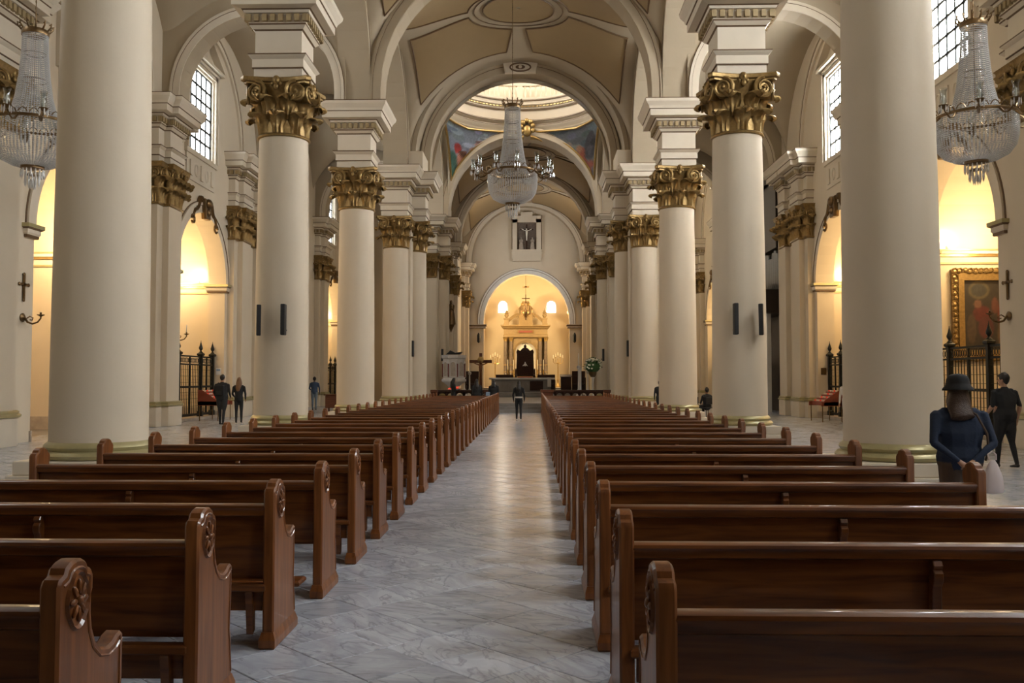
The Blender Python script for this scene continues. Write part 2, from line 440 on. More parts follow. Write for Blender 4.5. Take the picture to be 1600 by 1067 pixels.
def rosette_mesh():
    mb = MB()
    mb.ell((.03, 0, .06), (.09, .10, .13), 10, 6); mb.ell((.06, 0, -.10), (.06, .07, .09), 8, 5)
    for s in (-1, 1): mb.ell((.02, s*.09, -.02), (.05, .06, .07), 7, 4)
    mb.ell((.12, 0, .05), (.03, .025, .04), 6, 4)
    return mb.mesh('mask_ornament', 'gold', True, 60)
LEAF, VOL, ROS = leaf_mesh(), volute_mesh(), rosette_mesh()

def abacus(mb, a, z0, z1, c=.10, dent=.14, only=None):
    P = []
    for k in range(4):
        M = Matrix.Rotation(k*pi/2, 2)
        for i in range(7):
            s = -1+2*i/6; q = a-dent*(1-s*s)
            P.append(tuple(M @ Vector(((a-c)*s, -q))))
    up = lambda u, v, d: (u, v, d)
    mb.prism([(x*.93, y*.93) for x, y in P], z0, z0+.05, up); mb.prism(P, z0+.05, z1, up, bev=.02)
def cap_round(parent, loc, r=.6, half=None):
    # half: centre angle (deg) of the half that shows, or None for a free-standing column
    k = r/.6
    mb = MB(); mb.lathe([(r-.02, -.02), (r+.05, 0), (r+.06, .035), (r+.03, .07), (r-.02, .08), (r-.03, .5*k), (r+.02, .9), (r+.12, 1.15), (r+.16, 1.25)], 32)
    abacus(mb, r+.27, 1.25, 1.42)
    cap = mb.build('capital', ['gold'], parent, loc); tag(cap, 'gilded capital with acanthus leaves and scrolls')
    ok = lambda a: half is None or cos(radians(a-half)) > -.35
    for row, (n, z, ro, sc) in enumerate(((8, .07, 0, 1.0), (8, .40, 22.5, 1.12))):
        for i in range(n):
            a = ro+i*360/n
            if ok(a): place('acanthus_leaf', LEAF, cap, ((r-.02+.03*row)*cos(radians(a)), (r-.02+.03*row)*sin(radians(a)), z), radians(a), scale=(sc*1.5, k*1.16, sc*.92))
    for fa in (0, 90, 180, 270):
        if not ok(fa): continue
        n = Vector((cos(radians(fa)), sin(radians(fa)), 0)); t = Vector((-n.y, n.x, 0))
        for s in (-1, 1):
            p = n*(r+.10)+t*s*(r-.12)+Vector((0, 0, 1.06)); place('volute', VOL, cap, p, radians(fa+s*14), scale=(1.1, s*1.15, 1.15))
        place('mask_ornament', ROS, cap, n*(r+.10)+Vector((0, 0, 1.27)), radians(fa))
    return cap
def cap_rect(parent, loc, rz, hw, hd, lite=False):
    mb = MB(); mb.rect(0, 0, hd, hw, [(0, -.02, 0), (.05, .0, 0), (.05, .06, 0), (-.01, .08, 0), (-.01, .7, 0), (.08, 1.05, 0), (.12, 1.25, 0)])
    mb.rect(0, 0, hd, hw, [(.16, 1.25, 0), (.2, 1.30, 0), (.2, 1.36, 0), (.24, 1.42, 0)])
    cap = mb.build('capital', ['gold'], parent, loc, rz); tag(cap, 'gilded capital with acanthus leaves and scrolls')
    n = max(2, round(2*hw/.42)); m = max(1, round(2*hd/.5))
    for row, (z, sc) in enumerate(((.07, 1.0), (.40, 1.12))):
        nn = n if row == 0 else n+1
        for i in range(nn):
            y = (-hw+(i+.5)*2*hw/nn) if row == 0 else (-hw+i*2*hw/(nn-1)) if nn > 1 else 0
            place('acanthus_leaf', LEAF, cap, (hd+.01, y, z), 0, scale=(sc*1.4, 1.0, sc*.92))
        for s in (-1, 1):
            for i in range(m): place('acanthus_leaf', LEAF, cap, (-hd+(i+.5)*2*hd/m, s*(hw+.01), z), s*pi/2, scale=(sc*1.4, 1.0, sc*.92))
    for s in (-1, 1):
        place('volute', VOL, cap, (hd+.10, s*(hw-.10), 1.06), radians(s*14), scale=(1, s, 1))
        place('volute', VOL, cap, (hd-.12, s*(hw+.10), 1.06), s*pi/2-s*.25, scale=(1, -s, 1))
    place('mask_ornament', ROS, cap, (hd+.12, 0, 1.27), 0)
    return cap
ENT = [(-.02, 0, 0), (.0, .0, 0), (.0, .27, 0), (.035, .27, 1), (.035, .295, 1), (.035, .50, 0), (.10, .56, 0), (.12, .585, 0), (.12, .62, 1), (-.02, .64, 0),
       (-.02, 1.22, 0), (.02, 1.25, 1), (.10, 1.33, 0), (.11, 1.37, 1), (.11, 1.58, 0), (.20, 1.60, 0), (.22, 1.66, 0), (.26, 1.68, 1), (.44, 1.71, 0), (.44, 1.92, 0),
       (.47, 1.94, 1), (.50, 2.02, 0), (.60, 2.16, 0), (.62, 2.25, 0), (.62, 2.28, 1), (.30, 2.30, 0)]
def ent(parent, rects, z0):
    mb = MB(); dn = MB()
    for (cx, cy, a, b) in rects:
        mb.rect(cx, cy, a, b, [(o, z0+z, m) for o, z, m in ENT])
        o0, o1 = .10, .20
        for ax in (0, 1):
            L = (a if ax == 0 else b)+o1; n = max(3, int(2*L/.19))
            for i in range(n):
                q = -L+(i+.5)*2*L/n; h = L/n*.58
                for s in (-1, 1):
                    if ax == 0: dn.box(cx+q-h, cx+q+h, cy+s*(b+o0) if s > 0 else cy-(b+o1), cy+(b+o1) if s > 0 else cy-(b+o0), z0+1.40, z0+1.57)
                    else: dn.box(cx+(a+o0) if s > 0 else cx-(a+o1), cx+(a+o1) if s > 0 else cx-(a+o0), cy+q-h, cy+q+h, z0+1.40, z0+1.57)
    e = mb.build('entablature', ['moulding', 'brown'], parent, smooth=False)
    tag(dn.build('dentil_band', ['dentil'], e, smooth=False), 'dull gold dentils', None, None, 'stuff')
    return e
def base_ring(parent, r, z, loc=(0, 0), n=40):
    mb = MB(); mb.lathe([(r, z+.24), (r+.03, z+.22), (r+.05, z+.20), (r+.065, z+.17), (r+.05, z+.14), (r+.04, z+.12), (r+.09, z+.10), (r+.125, z+.06), (r+.10, z+.01), (r+.06, z)], n, (loc[0], loc[1], 0), cap=False)
    return tag(mb.build('base_moulding', 'olive_gold', parent), 'dull gold base moulding')
def shaft_mb(r0, r1, z0, z1, c=(0, 0), n=40):
    P = []
    for i in range(9):
        t = i/8; P.append((r0+(r1-r0)*t**1.6, z0+(z1-z0)*t))
    return MB().lathe(P, n, (c[0], c[1], 0))

# ------------------------------------------------------------------ floor: marble slabs laid diagonally
TS = .43                     # slab side
def slab_mb(mb, x, y, s=TS/2-.0025, h=.012, m=0):
    d = s*sqrt(2); e = d-.006
    mb.add([(x-d, y, 0), (x, y-d, 0), (x+d, y, 0), (x, y+d, 0), (x-d, y, h-.003), (x, y-d, h-.003), (x+d, y, h-.003), (x, y+d, h-.003), (x-e, y, h), (x, y-e, h), (x+e, y, h), (x, y+e, h)],
           [(0, 1, 5, 4), (1, 2, 6, 5), (2, 3, 7, 6), (3, 0, 4, 7), (4, 5, 9, 8), (5, 6, 10, 9), (6, 7, 11, 10), (7, 4, 8, 11), (8, 9, 10, 11)], m)
floor = struct('floor', MB().box(-19, 19, YB-1, 86, -.4, -.006), 'grout')
sm = MB(); slab_mb(sm, 0, 0); SLAB = sm.mesh('marble_slab', 'marble', False)
dg = TS*sqrt(2)/2
cells = []
for j in range(int(1.5/dg), int(44/dg)):
    for i in range(int(-13.6/dg), int(13.6/dg)):
        if (i+j) % 2: continue
        x, y = i*dg, j*dg
        if abs(x-.58) > .62*(y+.6)+.4: continue
        cells.append((x, y))
near = sorted([c for c in cells if -1.35 < c[0] < 1.3 and c[1] > 3.0], key=lambda c: c[1])[:300]
ns = set(near)
for (x, y) in near: place('marble_slab', SLAB, floor, (x, y, -.012))
rest = MB()
for c in cells:
    if c not in ns: slab_mb(rest, *c)
o = rest.build('marble_slabs', 'marble', floor, loc=(0, 0, -.012), smooth=False); tag(o, None, None, None, 'stuff')
far = MB().box(-17.4, 17.4, 43.9, 85.9, .0075, .012)
far.build('paving', 'marble', floor, loc=(0, 0, -.012), smooth=False)

# ------------------------------------------------------------------ side walls with chapel arches and windows
WALLOBJ = {}
def side_map(s): return lambda u, z, d: (s*(WX+d), u, z)
for s, nm in ((-1, 'wall_left'), (1, 'wall_right')):
    um = side_map(s); mb = MB()
    ops = [dict(c=c, hw=OHW, sp=OSP, bot=0.0) for c in OPEN]+[dict(c=c, hw=WHW, rect=True, bot=WZ0, top=WZ1) for c in WINC if not (s > 0 and c == 48.3 or s < 0 and c < 10)]
    if s > 0: ops.append(dict(c=48.0, hw=4.5, sp=10.0, bot=0.0))
    arch_wall(mb, um, YB, YE, 0, 18.0, ops, .7, ends=True)
    WALLOBJ[s] = struct(nm, mb, ['plaster'])
    for c in OPEN:
        o = dict(c=c, hw=OHW, sp=OSP)
        b = MB(); arch_band(b, um, o, .42, .09, down=None, line=.035)
        b.build('archivolt', ['moulding', 'brown'], WALLOBJ[s])
        for q in (-1, 1):
            b = MB(); b.rect(s*(WX+.33), c+q*(OHW+.2), .40, .26, [(0, 5.28, 0), (.02, 5.30, 1), (.02, 5.36, 1), (.05, 5.40, 0), (.05, 5.5, 0), (.12, 5.54, 1), (.12, 5.64, 2), (0, 5.66, 0)])
            b.build('impost', ['moulding', 'brown', 'olive_gold'], WALLOBJ[s], smooth=False)
        k = MB(); zc = OSP+OHW
        k.prism([(-.22, -.25), (.22, -.25), (.34, .55), (-.34, .55)], 0, -.22, lambda u, v, d: um(c+u, zc+v, d), bev=.03)
        k.ell(um(c, zc+.38, -.22), (.14, .26, .2), 10, 6); k.ell(um(c, zc+.02, -.2), (.12, .16, .16), 10, 6)
        for q in (-1, 1):
            k.tube([um(c+q*(.35+.9*t), zc+.45-.9*t*t+.12*sin(9*t), -.08) for t in [i/10 for i in range(11)]], [.12-.07*i/10 for i in range(11)], 6)
            k.tube([um(c+q*(1.25+.16*cos(a)), zc-.42+.16*sin(a), -.07) for a in [i*.7 for i in range(9)]], .05, 5)
        tag(k.build('keystone_scroll', 'bronze', WALLOBJ[s]), 'bronzed scroll bracket with hanging garlands')
        b = MB()
        for q in (-1, 1): b.box(min(s*(WX-.05), s*(WX+.75)), max(s*(WX-.05), s*(WX+.75)), c+q*(OHW+.02)-.03, c+q*(OHW+.02)+.03, 0, .28)
        b.build('skirting', 'skirting', WALLOBJ[s], smooth=False)

# windows
wn = 0
pw, ph = 2*WHW/5, (WZ1-WZ0)/6
PANE = {}
for s, nm in ((-1, 'pane_left'), (1, 'pane_right')):
    p = MB().box(-.012, .012, -pw/2+.012, pw/2-.012, -ph/2+.012, ph/2-.012); PANE[s] = p.mesh('window_pane', nm, False)
for s in (-1, 1):
    um = side_map(s)
    for c in WINC:
        if s > 0 and c == 48.3 or s < 0 and c < 10: continue
        wn += 1
        w = tag(place('window_%d' % wn, None, None, (s*(WX+.12), c, WZ0)), None, None, None, 'structure')
        for i in range(5):
            for j in range(6): place('window_pane', PANE[s], w, (s*.02, -WHW+(i+.5)*pw, (j+.5)*ph))
        H = WZ1-WZ0
        for i in range(1, 5): MB().box(-.03, .03, -.042, .042, 0, H).build('glazing_bar', 'iron', w, loc=(0, -WHW+i*pw, 0), smooth=False)
        for j in range(1, 6): MB().box(-.03, .03, -WHW, WHW, -.045, .045).build('glazing_bar', 'iron', w, loc=(0, 0, j*ph), smooth=False)
        f = MB()
        for q in (-1, 1): f.box(-.05, .05, q*WHW-.05, q*WHW+.05, 0, H)
        f.box(-.05, .05, -WHW, WHW, -.05, .05); f.box(-.05, .05, -WHW, WHW, H-.05, H+.05); f.build('window_frame', 'iron', w, smooth=False)
        if c < 20: continue
        L = lambda y, z, d: (-s*(.12+d), y, z)
        f = MB()
        for (a, w2, d) in ((.08, .14, .10), (.24, .10, .16)):
            for q in (-1, 1):
                y0 = q*(WHW+a); y1 = q*(WHW+a+w2); f.box(*sorted((L(0, 0, 0)[0], L(0, 0, d)[0])), min(y0, y1), max(y0, y1), -.1, H+a+w2)
            f.box(*sorted((L(0, 0, 0)[0], L(0, 0, d)[0])), -WHW-a-w2, WHW+a+w2, H+a, H+a+w2)
        f.build('surround', 'moulding', w, smooth=False)
        f = MB(); zt = H+.5
        f.box(*sorted((L(0, 0, 0)[0], L(0, 0, .3)[0])), -WHW-.6, WHW+.6, zt-.12, zt)
        for q in (-1, 1):
            f.prism([(q*(WHW+.6), zt), (q*.55, zt+.75), (q*.55, zt+.9), (q*(WHW+.62), zt+.16)], .0, .3, L)
        f.ell(L(0, zt+.5, .12), (.12, .3, .4), 10, 6); f.tube([L(.33*cos(a), zt+.5+.42*sin(a), .12) for a in [i*2*pi/14 for i in range(14)]], .06, 5, close=True)
        f.build('pediment', 'moulding', w)
        f = MB()
        f.box(*sorted((L(0, 0, 0)[0], L(0, 0, .12)[0])), -WHW-.34, WHW+.34, -.28, -.1)
        f.box(*sorted((L(0, 0, 0)[0], L(0, 0, .05)[0])), -WHW-.2, WHW+.2, -1.25, -.28)
        for i in range(5):
            y = -1.1+i*.55
            if i % 2: f.tube([L(y+.16*cos(a), -.8+.22*sin(a), .06) for a in [k*2*pi/12 for k in range(12)]], .03, 4, close=True)
            else: f.box(*sorted((L(0, 0, 0)[0], L(0, 0, .1)[0])), y-.12, y+.12, -1.1, -.5)
        f.build('apron', 'moulding', w)

# chapels behind the arches
cn = 0
for s in (-1, 1):
    for c in OPEN:
        cn += 1
        hw, sp, x0, x1 = 3.05, 5.75, WX+.7, WX+4.6
        mb = MB()
        X = lambda x: s*x
        mb.quad((X(x1), c-hw, 0), (X(x1), c+hw, 0), (X(x1), c+hw, sp), (X(x1), c-hw, sp))
        for q in (-1, 1): mb.quad((X(x0), c+q*hw, 0), (X(x1), c+q*hw, 0), (X(x1), c+q*hw, sp), (X(x0), c+q*hw, sp))
        n = 20; P = [(c-hw*cos(pi*i/n), sp+hw*sin(pi*i/n)) for i in range(n+1)]
        for (a, p), (b, q) in zip(P, P[1:]): mb.quad((X(x0), a, p), (X(x1), a, p), (X(x1), b, q), (X(x0), b, q))
        mb.add([(X(x1), a, p) for a, p in P], [tuple(range(n+1))])
        # the outer shell keeps daylight out
        mb.box(min(X(x0+.0), X(x1+.4)), max(X(x0), X(x1+.4)), c-hw-.3, c-hw-.1, 0, 9.3); mb.box(min(X(x0), X(x1+.4)), max(X(x0), X(x1+.4)), c+hw+.1, c+hw+.3, 0, 9.3)
        mb.box(min(X(x1+.2), X(x1+.4)), max(X(x1+.2), X(x1+.4)), c-hw-.3, c+hw+.3, 0, 9.3); mb.box(min(X(x0), X(x1+.4)), max(X(x0), X(x1+.4)), c-hw-.3, c+hw+.3, 9.1, 9.3)
        w = struct('wall_chapel_%d' % cn, mb, ['plaster'])
        b = MB()
        for (z0, z1, d, m) in ((5.28, 5.34, .05, 1), (5.34, 5.52, .04, 0), (5.52, 5.60, .10, 2), (5.60, 5.70, .14, 0), (5.70, 5.75, .17, 1)):
            for q in (-1, 1): b.box(min(X(x0), X(x1)), max(X(x0), X(x1)), *sorted((c+q*hw, c+q*(hw-d))), z0, z1, m)
            b.box(*sorted((X(x1), X(x1-d))), c-hw, c+hw, z0, z1, m)
        b.build('cornice', ['moulding', 'olive_gold', 'gold_bright'], w, smooth=False)
        b = MB()
        for q in (-1, 1): b.box(min(X(x0), X(x1)), max(X(x0), X(x1)), *sorted((c+q*hw, c+q*(hw-.04))), 0, .42)
        b.box(*sorted((X(x1), X(x1-.04))), c-hw, c+hw, 0, .42); b.build('skirting', 'skirting', w, smooth=False)
        # lamp on the cornice of the far wall
        for (lx, ly, nmb) in ((x0+.5, c+hw-.24, 1), (x0+.5, c-hw+.24, 0)):
            lp = thing('chapel_lamp', ('bare glowing bulb on the far cornice of the %s chapel %s' if nmb else 'glowing bulb on the near cornice of the %s chapel %s') % (('nearest', 'second', 'distant')[OPEN.index(c)], 'left of the nave' if s < 0 else 'right of the nave'), 'lamp', (X(lx), ly, 5.75), 0, 'bulbs in the side chapels')
            MB().lathe([(.05, 0), (.05, .1), (.03, .14)], 10).build('socket', 'white_paint', lp)
            MB().ell((0, 0, .24), (.095, .095, .12), 12, 8).build('bulb', 'bulb', lp)
            ld = bpy.data.lights.new('lamp_light', 'POINT'); ld.energy = CHAPEL_W; ld.color = (1, .72, .38); ld.shadow_soft_size = .2
            lo = place('lamp_light', ld, lp, (s*.9, -.9 if nmb else .9, .15))

# back wall with doors and a tall window (behind the camera)
mb = MB(); um = lambda u, z, d: (u, YB-d, z)
bops = [dict(c=x, hw=1.7, rect=True, bot=5.2, top=11.0) for x in (-9.3, 0, 9.3)]+[dict(c=0, hw=1.6, rect=True, bot=0, top=4.2)]
arch_wall(mb, um, -13.2, 13.2, 0, 18, bops, .7)
struct('wall_back', mb, ['plaster'])
bp = MB().box(-.41, .41, -.012, .012, -.47, .47); BP = bp.mesh('window_pane', 'pane_back', False)
for k, x in enumerate((-9.3, 0, 9.3)):
    wn += 1; w = tag(place('window_%d' % wn, None, None, (x, YB-.4, 5.2)), None, None, None, 'structure')
    for i in range(4):
        for j in range(6): place('window_pane', BP, w, (-1.7+(i+.5)*.85, 0, (j+.5)*.966))
    f = MB()
    for i in range(5): f.box(-1.72+i*.85, -1.68+i*.85, -.03, .03, 0, 5.8)
    for j in range(7): f.box(-1.7, 1.7, -.03, .03, j*.966-.02, j*.966+.02)
    f.build('window_frame', 'iron', w, smooth=False)
# added unseen gallery above and behind the camera, cuts bounce light on the foreground
mb = MB().box(-6.4, 6.4, YB, 0.6, 5.0, 5.4); mb.box(-6.4, 6.4, .4, .6, 5.4, 6.5); mb.cbox(-6.45, 6.45, .35, .7, 6.5, 6.62, .02)
for i in range(12): mb.cbox(-6.2+i*1.04, -5.35+i*1.04, .58, .64, 5.55, 6.4, .01)
struct('ceiling_shade_gallery', mb, ['wood_dark'], smooth=False)
d = tag(place('door_1', None, None, (0, YB-.3, 0)), None, None, None, 'structure')
for q in (-1, 1):
    mb = MB().box(min(0, q*1.6), max(0, q*1.6), -.06, .06, 0, 4.2)
    for i in range(3): mb.cbox(min(q*.2, q*1.4), max(q*.2, q*1.4), .06, .1, .3+i*1.3, 1.4+i*1.3)
    mb.build('door_leaf', 'wood_dark', d, smooth=False)

# ------------------------------------------------------------------ free-standing columns
def column_proto():
    r = thing('column', '', 'column', (0, 0, 0), 0, 'columns of the nave arcade')
    mb = MB(); mb.cbox(-.86, .86, -.86, .86, 0, .31, .012); mb.cbox(-.80, .80, -.80, .80, .31, .50, .012); mb.build('plinth', 'moulding', r, smooth=False)
    base_ring(r, .665, .50)
    shaft_mb(.665, .605, .70, 7.62).build('shaft', 'plaster', r)
    cap_round(r, (0, 0, 7.62), .6)
    ent(r, [(0, 0, .60, .60)], 9.02)
    MB().cbox(-.56, .56, -.56, .56, 11.30, 12.0, .01).build('springing_block', 'plaster', r, smooth=False)
    return r
cp = column_proto(); first = True
for s in (-1, 1):
    for k, y in enumerate(COLY):
        c = cp if first else copy_tree(cp); first = False
        c.location = (s*CX, y, 0)
        c['label'] = 'cream round column %s of the pews, %s' % ('left' if s < 0 else 'right', ('nearest the camera, capital out of frame', 'second from the camera, carrying two black speakers', 'third from the camera, beside the crossing pier')[k])

# ------------------------------------------------------------------ wall pilasters
def pilaster(s, y, w1, w2, label):
    r = thing('pilaster', label, 'pilaster', (s*WX, y, 0), 0 if s < 0 else pi, 'pilasters of the side walls')
    # local +x is towards the nave
    mb = MB(); mb.cbox(-.05, .36, -w1, w1, 0, .68, .01); mb.cbox(-.05, .60, -w2, w2, 0, .68, .01); mb.build('plinth', 'moulding', r, smooth=False)
    mb = MB(); P = [(0, .68, 0), (.09, .70, 0), (.10, .75, 0), (.05, .78, 0), (.06, .83, 0), (.02, .86, 0)]
    mb.rect(.13, 0, .17, w1-.02, P); mb.rect(.25, 0, .29, w2-.02, P); tag(mb.build('base_moulding', 'olive_gold', r, smooth=False), 'dull gold base moulding')
    mb = MB(); mb.box(-.05, .28, -w1+.04, w1-.04, .84, 7.65); mb.box(-.05, .50, -w2+.04, w2-.04, .84, 7.65); mb.build('shaft', 'plaster', r, smooth=False)
    cap_rect(r, (.27, 0, 7.62), 0, w2-.04, .24)
    for q in (-1, 1):
        wq = (w1-w2)/2-.02
        if wq > .12: cap_rect(r, (.13, q*(w2+wq), 7.62), 0, wq, .16)
    ent(r, [(.10, 0, .20, w1-.04), (.23, 0, .29, w2-.04)], 9.02)
    return r
for s, sd in ((-1, 'left'), (1, 'right')):
    pilaster(s, 20.9, 1.05, .6, 'broad cream pilaster on the %s aisle wall before the nearest chapel arch' % sd)
    pilaster(s, 31.1, 1.05, .6, 'cream pilaster with gilded capital on the %s aisle wall between two lit chapels' % sd)
    pilaster(s, 39.0, 1.05, .6, 'cream pilaster with gilded capital just beyond the second %s chapel arch' % sd)
    pilaster(s, 41.0, .85, .5, 'cream pilaster at the corner of the %s transept' % sd)
    pilaster(s, 54.3, 1.05, .6, 'distant cream pilaster on the %s wall before the far chapel' % sd)
    pilaster(s, 63.2, 1.05, .6, 'farthest cream pilaster at the end of the %s aisle' % sd)

# ------------------------------------------------------------------ arcade walls, ribs, vaults
for s, nm in ((-1, 'wall_arcade_left'), (1, 'wall_arcade_right')):
    mb = MB(); um = lambda u, z, d: (s*(5.2+d), u, z)
    ops = []
    ys = [-5.9, 3.5]+COLY+[41.1]
    for a, b in zip(ys, ys[1:]): ops.append(dict(c=(a+b)/2, hw=(b-a)/2-.6, sp=ZS, bot=11.32))
    arch_wall(mb, um, -5.9, 42.0, 11.32, 18.2, ops, 1.0)
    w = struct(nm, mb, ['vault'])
    b = MB()
    for o in ops[2:]:
        arch_band(b, um, o, .38, .08, down=11.32); arch_band(b, lambda u, z, d: (s*(6.2-d), u, z), o, .38, .08, down=11.32)
    b.build('archivolt', ['vault', 'brown'], w)
ceil = struct('ceiling', None, None)
QV = 2.5
def vz(u, v, z0, h):
    a, b = h
    return z0+((a*a*max(0, 1-u*u))**QV+(b*b*max(0, 1-v*v))**QV)**(.5/QV)
def groin(cx, cy, ax, ay, z0, h, mats='vault', n=28, name='vault_bay'):
    mb = MB()
    N = n
    th = [sin(pi/2*(-1+2*i/N)) for i in range(N+1)]     # denser near the walls
    for j in range(N+1):
        for i in range(N+1):
            u, v = th[i], th[j]; mb.v.append((cx+ax*u, cy+ay*v, vz(u, v, z0, h)))
    for j in range(N):
        for i in range(N):
            a = j*(N+1)+i; b, c, d = a+1, a+N+2, a+N+1
            same = (i < N/2) == (j < N/2)
            fs = [(a, b, c), (a, c, d)] if same else [(a, b, d), (b, c, d)]
            mb.f += fs; mb.m += [0, 0]
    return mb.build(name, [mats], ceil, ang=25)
def panels(cx, cy, ax, ay, z0, h, su, sv):
    # one painted quarter of a vault bay, between the central oval and the arches
    def uv(s, t):
        w = .07+.86*s
        U, V = (2*w, 1.0) if w < .5 else (1.0, 2-2*w)
        k1 = .87-.07*max(0, 1-U); k0 = .40/sqrt(U*U+V*V); k = k0+(k1-k0)*t
        return su*k*U, sv*k*V
    def P(s, t, dz):
        u, v = uv(s, t); return (cx+ax*u, cy+ay*v, vz(u, v, z0, h)-dz)
    mb = MB(); mb.grid(20, 12, lambda a, b: P(a, b, .04))
    n = 20; ring = [(i/n, 0) for i in range(n)]+[(1, i/n) for i in range(n)]+[(1-i/n, 1) for i in range(n)]+[(0, 1-i/n) for i in range(n)]
    for (a, b), (c, d) in zip(ring, ring[1:]+ring[:1]): mb.quad(P(a, b, .04), P(c, d, .04), P(c, d, -.03), P(a, b, -.03))
    p = mb.build('vault_panel', ['tan'], ceil, ang=60)
    MB().tube([P(a, b, .05) for a, b in ring], .035, 5, close=True).build('moulding', ['brown'], p)
def medallion(cx, cy, ax, ay, z0, h):
    def P(r, a, dz):
        u, v = r*cos(a), r*sin(a); return (cx+ax*u, cy+ay*v, vz(u, v, z0, h)-dz)
    mb = MB(); mb.grid(28, 5, lambda a, b: P(.02+.26*b, a*2*pi, .05)); p = mb.build('vault_medallion', ['tan'], ceil, ang=60)
    MB().tube([P(.28, 2*pi*i/32, .05) for i in range(32)], .035, 5, close=True).build('moulding', ['brown'], p)
    MB().tube([P(.35, 2*pi*i/32, .03) for i in range(32)], .02, 5, close=True).build('moulding', ['brown'], p)
ys = [-5.9, 3.5]+COLY+[42.0]
for a, b in zip(ys, ys[1:]):
    cy, ay = (a+b)/2, (b-a)/2-.2
    groin(0, cy, 5.3, ay, ZS-.1, (5.0, 4.25))
    if a > 20:
        for q in ((-1, -1), (-1, 1), (1, -1), (1, 1)): panels(0, cy, 5.3, ay, ZS-.1, (5.0, 4.25), *q)
        medallion(0, cy, 5.3, ay, ZS-.1, (5.0, 4.25))
    for s in (-1, 1): groin(s*9.33, cy, 3.2, ay+.1, 11.6, (3.6, 4.55))
for y in [3.5]+COLY:
    mb = MB(); um = lambda u, z, d: (u, y-.5+d, z); o = dict(c=0, hw=4.78, sp=ZS, bot=11.32)
    arch_wall(mb, um, -5.6, 5.6, 11.32, 18.2, [o], 1.0)
    w = mb.build('transverse_rib', ['vault'], ceil)
    b = MB(); arch_band(b, um, o, .42, .08, down=11.32); arch_band(b, lambda u, z, d: (u, y+.5-d, z), o, .42, .08, down=11.32); b.build('archivolt', ['vault', 'brown'], w)
    for s in (-1, 1):
        yy = y-.3; mb = MB(); um2 = lambda u, z, d: (u, yy-.45+d, z); o2 = dict(c=s*9.12, hw=2.75, sp=11.75, bot=11.32)
        arch_wall(mb, um2, *sorted((s*6.0, s*12.6)), 11.32, 18.2, [o2], .9)
        w = mb.build('transverse_rib', ['vault'], ceil)
        b = MB(); arch_band(b, um2, o2, .34, .07, down=11.32); b.build('archivolt', ['moulding', 'brown'], w)
# wall ribs over the windows
for s in (-1, 1):
    um = lambda u, z, d: (s*(WX+d), u, z)
    for c in (25.9, 35.6, 58.6):
        b = MB(); o = dict(c=c, hw=3.75, sp=11.4, rise=4.1); arch_band(b, um, o, .30, .16, down=11.3); b.build('wall_rib', ['moulding', 'brown'], ceil)

# ------------------------------------------------------------------ crossing
YC0, YC1, HC = 44.1, 52.7, 4.35; YM = (YC0+YC1)/2; RX = 4.4
def cpier(s, ys_, near, label):
    # near pier: front half column faces the camera; far pier mirrors it
    r = thing('crossing_pier', label, 'pier', (0, 0, 0), 0, 'piers of the crossing')
    f = -1 if near else 1
    ym = ys_
    mb = MB(); mb.box(*sorted((s*5.05, s*6.35)), ym-1.45, ym+1.45, .0, 9.1); mb.build('core', 'plaster', r, smooth=False)
    mb = MB(); mb.cbox(*sorted((s*4.95, s*6.5)), ym-1.6, ym+1.6, 0, .62, .01); mb.cbox(*sorted((s*4.32, s*5.9)), ym-.75, ym+.75, 0, .62, .01)
    mb.cbox(s*5.72-.78, s*5.72+.78, ym+f*1.5-.7, ym+f*1.5+.7, 0, .62, .01); mb.build('plinth', 'moulding', r, smooth=False)
    for (x, y, ha) in ((s*5.72, ym+f*1.45, 270 if near else 90), (s*5.06, ym, 0 if s < 0 else 180)):
        base_ring(r, .60, .62, (x, y)); shaft_mb(.60, .56, .8, 7.65, (x, y)).build('shaft', 'plaster', r); cap_round(r, (x, y, 7.64), .56, ha)
    if near:
        pass
    else:
        # the face towards the nave is a pair of flat pilaster strips
        x = s*5.72
        MB().box(x-.62, x+.62, ym-1.62, ym-1.4, .62, 7.66).build('shaft', 'plaster', r, smooth=False)
        cap_rect(r, (x, ym-1.5, 7.64), -pi/2, .58, .14)
    ent(r, [(s*5.72, ym+f*1.45, .60, .60), (s*5.06, ym, .60, .60), (s*5.72, ym, .62, 1.5)], 9.04)
    mb = MB(); mb.box(*sorted((s*4.5, s*6.3)), ym-1.5, ym+1.5, 11.32, 12.2); mb.build('springing_block', 'plaster', r, smooth=False)
for s, sd in ((-1, 'left'), (1, 'right')):
    cpier(s, 42.55, True, 'near %s crossing pier with paired gilded capitals, at the end of the pews' % sd)
    cpier(s, 54.3, False, 'far %s crossing pier %s' % (sd, 'behind the carved pulpit' if s < 0 else 'behind the flower arrangement'))
mb = MB()
oN = dict(c=0, hw=RX, sp=12.2, bot=11.32)
umN = lambda u, z, d: (u, 43.2+d, z); arch_wall(mb, umN, -6.3, 6.3, 11.32, 24.0, [oN], .9)
umO = lambda u, z, d: (u, 41.9+d, z); oO = dict(c=0, hw=4.95, sp=12.1, bot=11.32); arch_wall(mb, umO, -6.3, 6.3, 11.32, 24.0, [oO], 1.3, n=32)
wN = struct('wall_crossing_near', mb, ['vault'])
b = MB(); arch_band(b, umN, oN, .46, .12, down=11.32, line=.035); arch_band(b, umO, oO, .30, .06, down=11.32, line=.03)
b.build('archivolt', ['vault', 'brown'], wN)
k = MB(); zc = 12.08+RX
k.prism([(-.75, .02), (.75, .02), (.85, .58), (-.85, .58)], 0, -.24, lambda u, v, d: umN(u, zc+v, d), bev=.04)
k.tube([umN(.5*cos(a), zc+.3+.2*sin(a), -.26) for a in [i*2*pi/20 for i in range(20)]], .04, 5, m=1, close=True)
